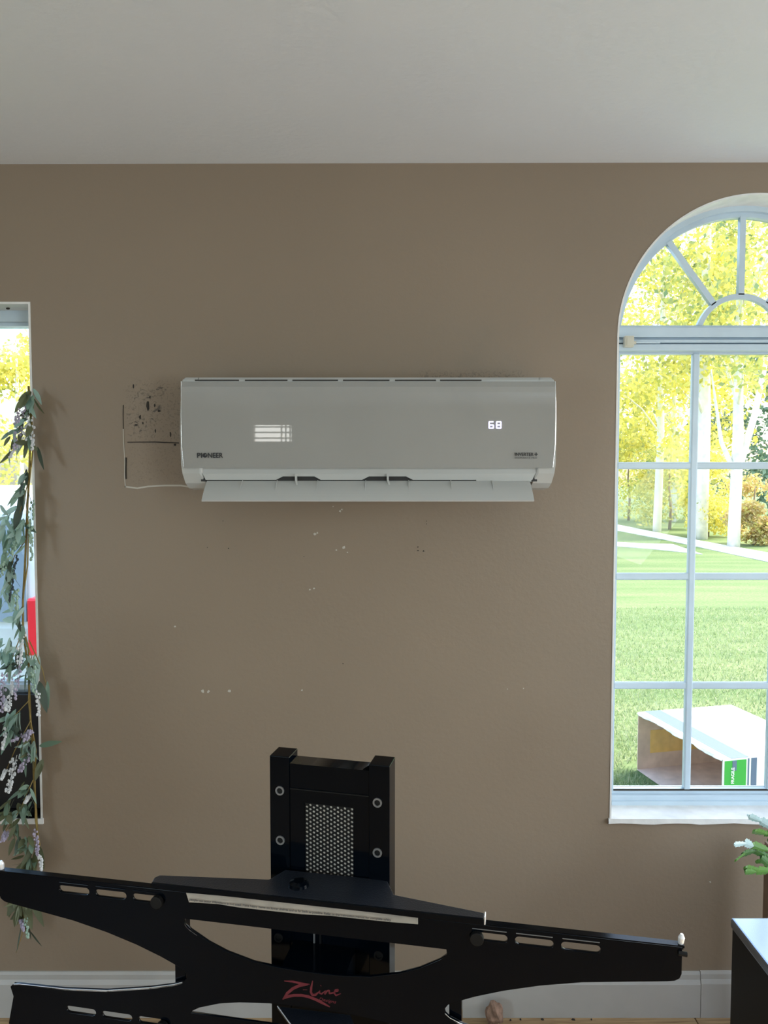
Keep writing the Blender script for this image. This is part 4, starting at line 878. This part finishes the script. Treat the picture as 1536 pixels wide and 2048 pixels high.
# trees
def leaves_in(clumps, n, size, seed):
    R = random.Random(seed); v = []; f = []
    tot = sum(c[3]**2 for c in clumps)
    for (cx, cy, cz, r) in clumps:
        for i in range(int(n*r*r/tot)):
            u = R.gauss(0, 1), R.gauss(0, 1), R.gauss(0, 1); l = math.sqrt(sum(q*q for q in u)) or 1; rr = r*(R.random()**.45)
            p = Vector((cx + u[0]/l*rr, cy + u[1]/l*rr, cz + u[2]/l*rr*.8)); s = size*R.uniform(.6, 1.3)
            a = Vector((R.gauss(0, 1), R.gauss(0, 1), R.gauss(0, 1))).normalized(); b_ = a.cross(Vector((R.gauss(0, 1), R.gauss(0, 1), R.gauss(0, 1)))).normalized()
            k = len(v); v += [tuple(p - a*s*.5), tuple(p + b_*s*.3), tuple(p + a*s*.5), tuple(p - b_*s*.3)]; f.append([k, k+1, k+2, k+3])
    return v, f
def tree(name, x, y_, h, r, leafm, lab, n=6500, size=.20, low=.25, seed=1, bark='bark', fork=False, tr_r=.16, lean=0.0, cat='tree', group=None):
    t = empty(name, (x, y_, GZ), label=lab, cat=cat, group=group); R = random.Random(seed)
    top = Vector((lean*h, 0, h*.92)); pts = [(0, 0, -.05), (lean*h*.2 + .05, .03, h*.25), (lean*h*.5 - .05, 0, h*.5), (lean*h*.8, .05, h*.75), tuple(top)]
    MB().tube(pts, [tr_r*1.2, tr_r, tr_r*.75, tr_r*.45, tr_r*.12], 9).build('trunk', M[bark], t, True)
    if fork:
        MB().tube([(lean*h*.2, 0, h*.16), (.55, .1, h*.30), (1.0, .1, h*.5), (1.3, 0, h*.8)], [tr_r*.8, tr_r*.6, tr_r*.45, tr_r*.1], 8).build('branch', M[bark], t, True)
        MB().tube([(0, 0, h*.17), (-.38, .1, h*.24), (-.75, .1, h*.42)], [tr_r*.6, tr_r*.4, tr_r*.1], 8).build('branch', M[bark], t, True)
    cl = []
    for i in range(26):
        q = low + (1 - low)*R.random(); rad = r*(1 - abs(q - .55)*.9); an = R.uniform(0, 2*PI); rr = rad*math.sqrt(R.random())
        cx, cy, cz = lean*h*q + rr*math.cos(an), rr*math.sin(an), h*q; cl.append((cx, cy, cz, r*R.uniform(.25, .48)))
        if i < 9 and not cat == 'shrub': MB().tube([(lean*h*q*.7, 0, h*q*.72), (cx*.5, cy*.5, cz*.9), (cx, cy, cz)], [tr_r*.32, tr_r*.2, .02], 5).build('branch', M[bark], t, True)
    v, f = leaves_in(cl, n, size, seed + 50); o = obj('foliage', v, f, M[leafm], t); o['kind'] = 'stuff'
    return t
def base_at(px, py): p = atZ(px, py, GZ); return p.x, p.y
x, y_ = base_at(1314, 1063); tree('deciduous_tree', x, y_, 13, 3.0, 'leaf_tree', 'yellow-green tree with slim pale trunk seen in the left panes of the arched window', 8500, .20, .18, 3, tr_r=.13, lean=.012)
x, y_ = base_at(1400, 1078); tree('deciduous_tree', x, y_, 15, 3.2, 'leaf_tree', 'tall tree with the thickest white trunk behind the middle window bar', 4800, .20, .32, 8, tr_r=.20, lean=.006)
x, y_ = base_at(1467, 1093); tree('deciduous_tree', x, y_, 12.5, 2.8, 'leaf_tree2', 'tree with a pale forked trunk beside the drive, right of the middle window bar', 5600, .18, .38, 14, tr_r=.15, fork=True, lean=.008)
x, y_ = 17.2, 34.0; tree('evergreen_tree', x, y_, 8.5, 3.0, 'leaf_dark', 'dark blue-green evergreen at the right edge behind the forked tree', 5500, .26, .05, 21, bark='bark_dark')
for i, (x, y_, h, r, m_, lab) in enumerate([(12.6, 45, 16.5, 4.4, 'leaf_tree2', 'tall green tree behind the slim pale trunk in the wood beyond the drive'), (21.0, 55, 23, 6.0, 'leaf_tree', 'tallest sparse yellow-green tree beyond the forked tree, reaching into the arch'), (25.6, 45, 15, 4.4, 'leaf_tree2', 'rounded green tree furthest to the right in the wood'), (12.4, 33, 9.5, 3.0, 'leaf_tree', 'lower bushy yellow tree between the slim and the thick trunks')]):
    tree('deciduous_tree', x, y_, h, r, m_, lab, 4300 if h > 13.5 else 5600, .24 if h < 12 else .31, .12, 31 + i, bark='bark' if i % 2 else 'bark_dark', tr_r=.14)
for i, (px, py, h, r, m_, lab) in enumerate([(1262, 1046, 3.6, 1.8, 'leaf_tree', 'yellow-green shrub at the left side of the window under the trees'), (1350, 1066, 3.0, 1.5, 'leaf_tree2', 'green shrub between the slim trunk and the thick trunk'), (1432, 1082, 2.6, 1.2, 'leaf_tree', 'bright yellow shrub between the thick trunk and the forked trunk'), (1535, 1100, 2.0, .9, 'leaf_shrub', 'orange-tinged low shrub at the foot of the forked tree')]):
    x, y_ = base_at(px, py); tree('shrub', x + .4, y_ + 1.6, h, r, m_, lab, 4200, .12, .1, 61 + i, bark='bark_dark', tr_r=.05, cat='shrub')
tree('deciduous_tree', -18.0, 38, 9, 3.5, 'leaf_tree', 'yellow-green tree far beyond the vehicle in the left window', 4500, .3, .15, 81)
tree('deciduous_tree', -28.0, 34, 8, 3.5, 'leaf_tree2', 'green tree at the far left beyond the vehicle', 4000, .3, .15, 83)
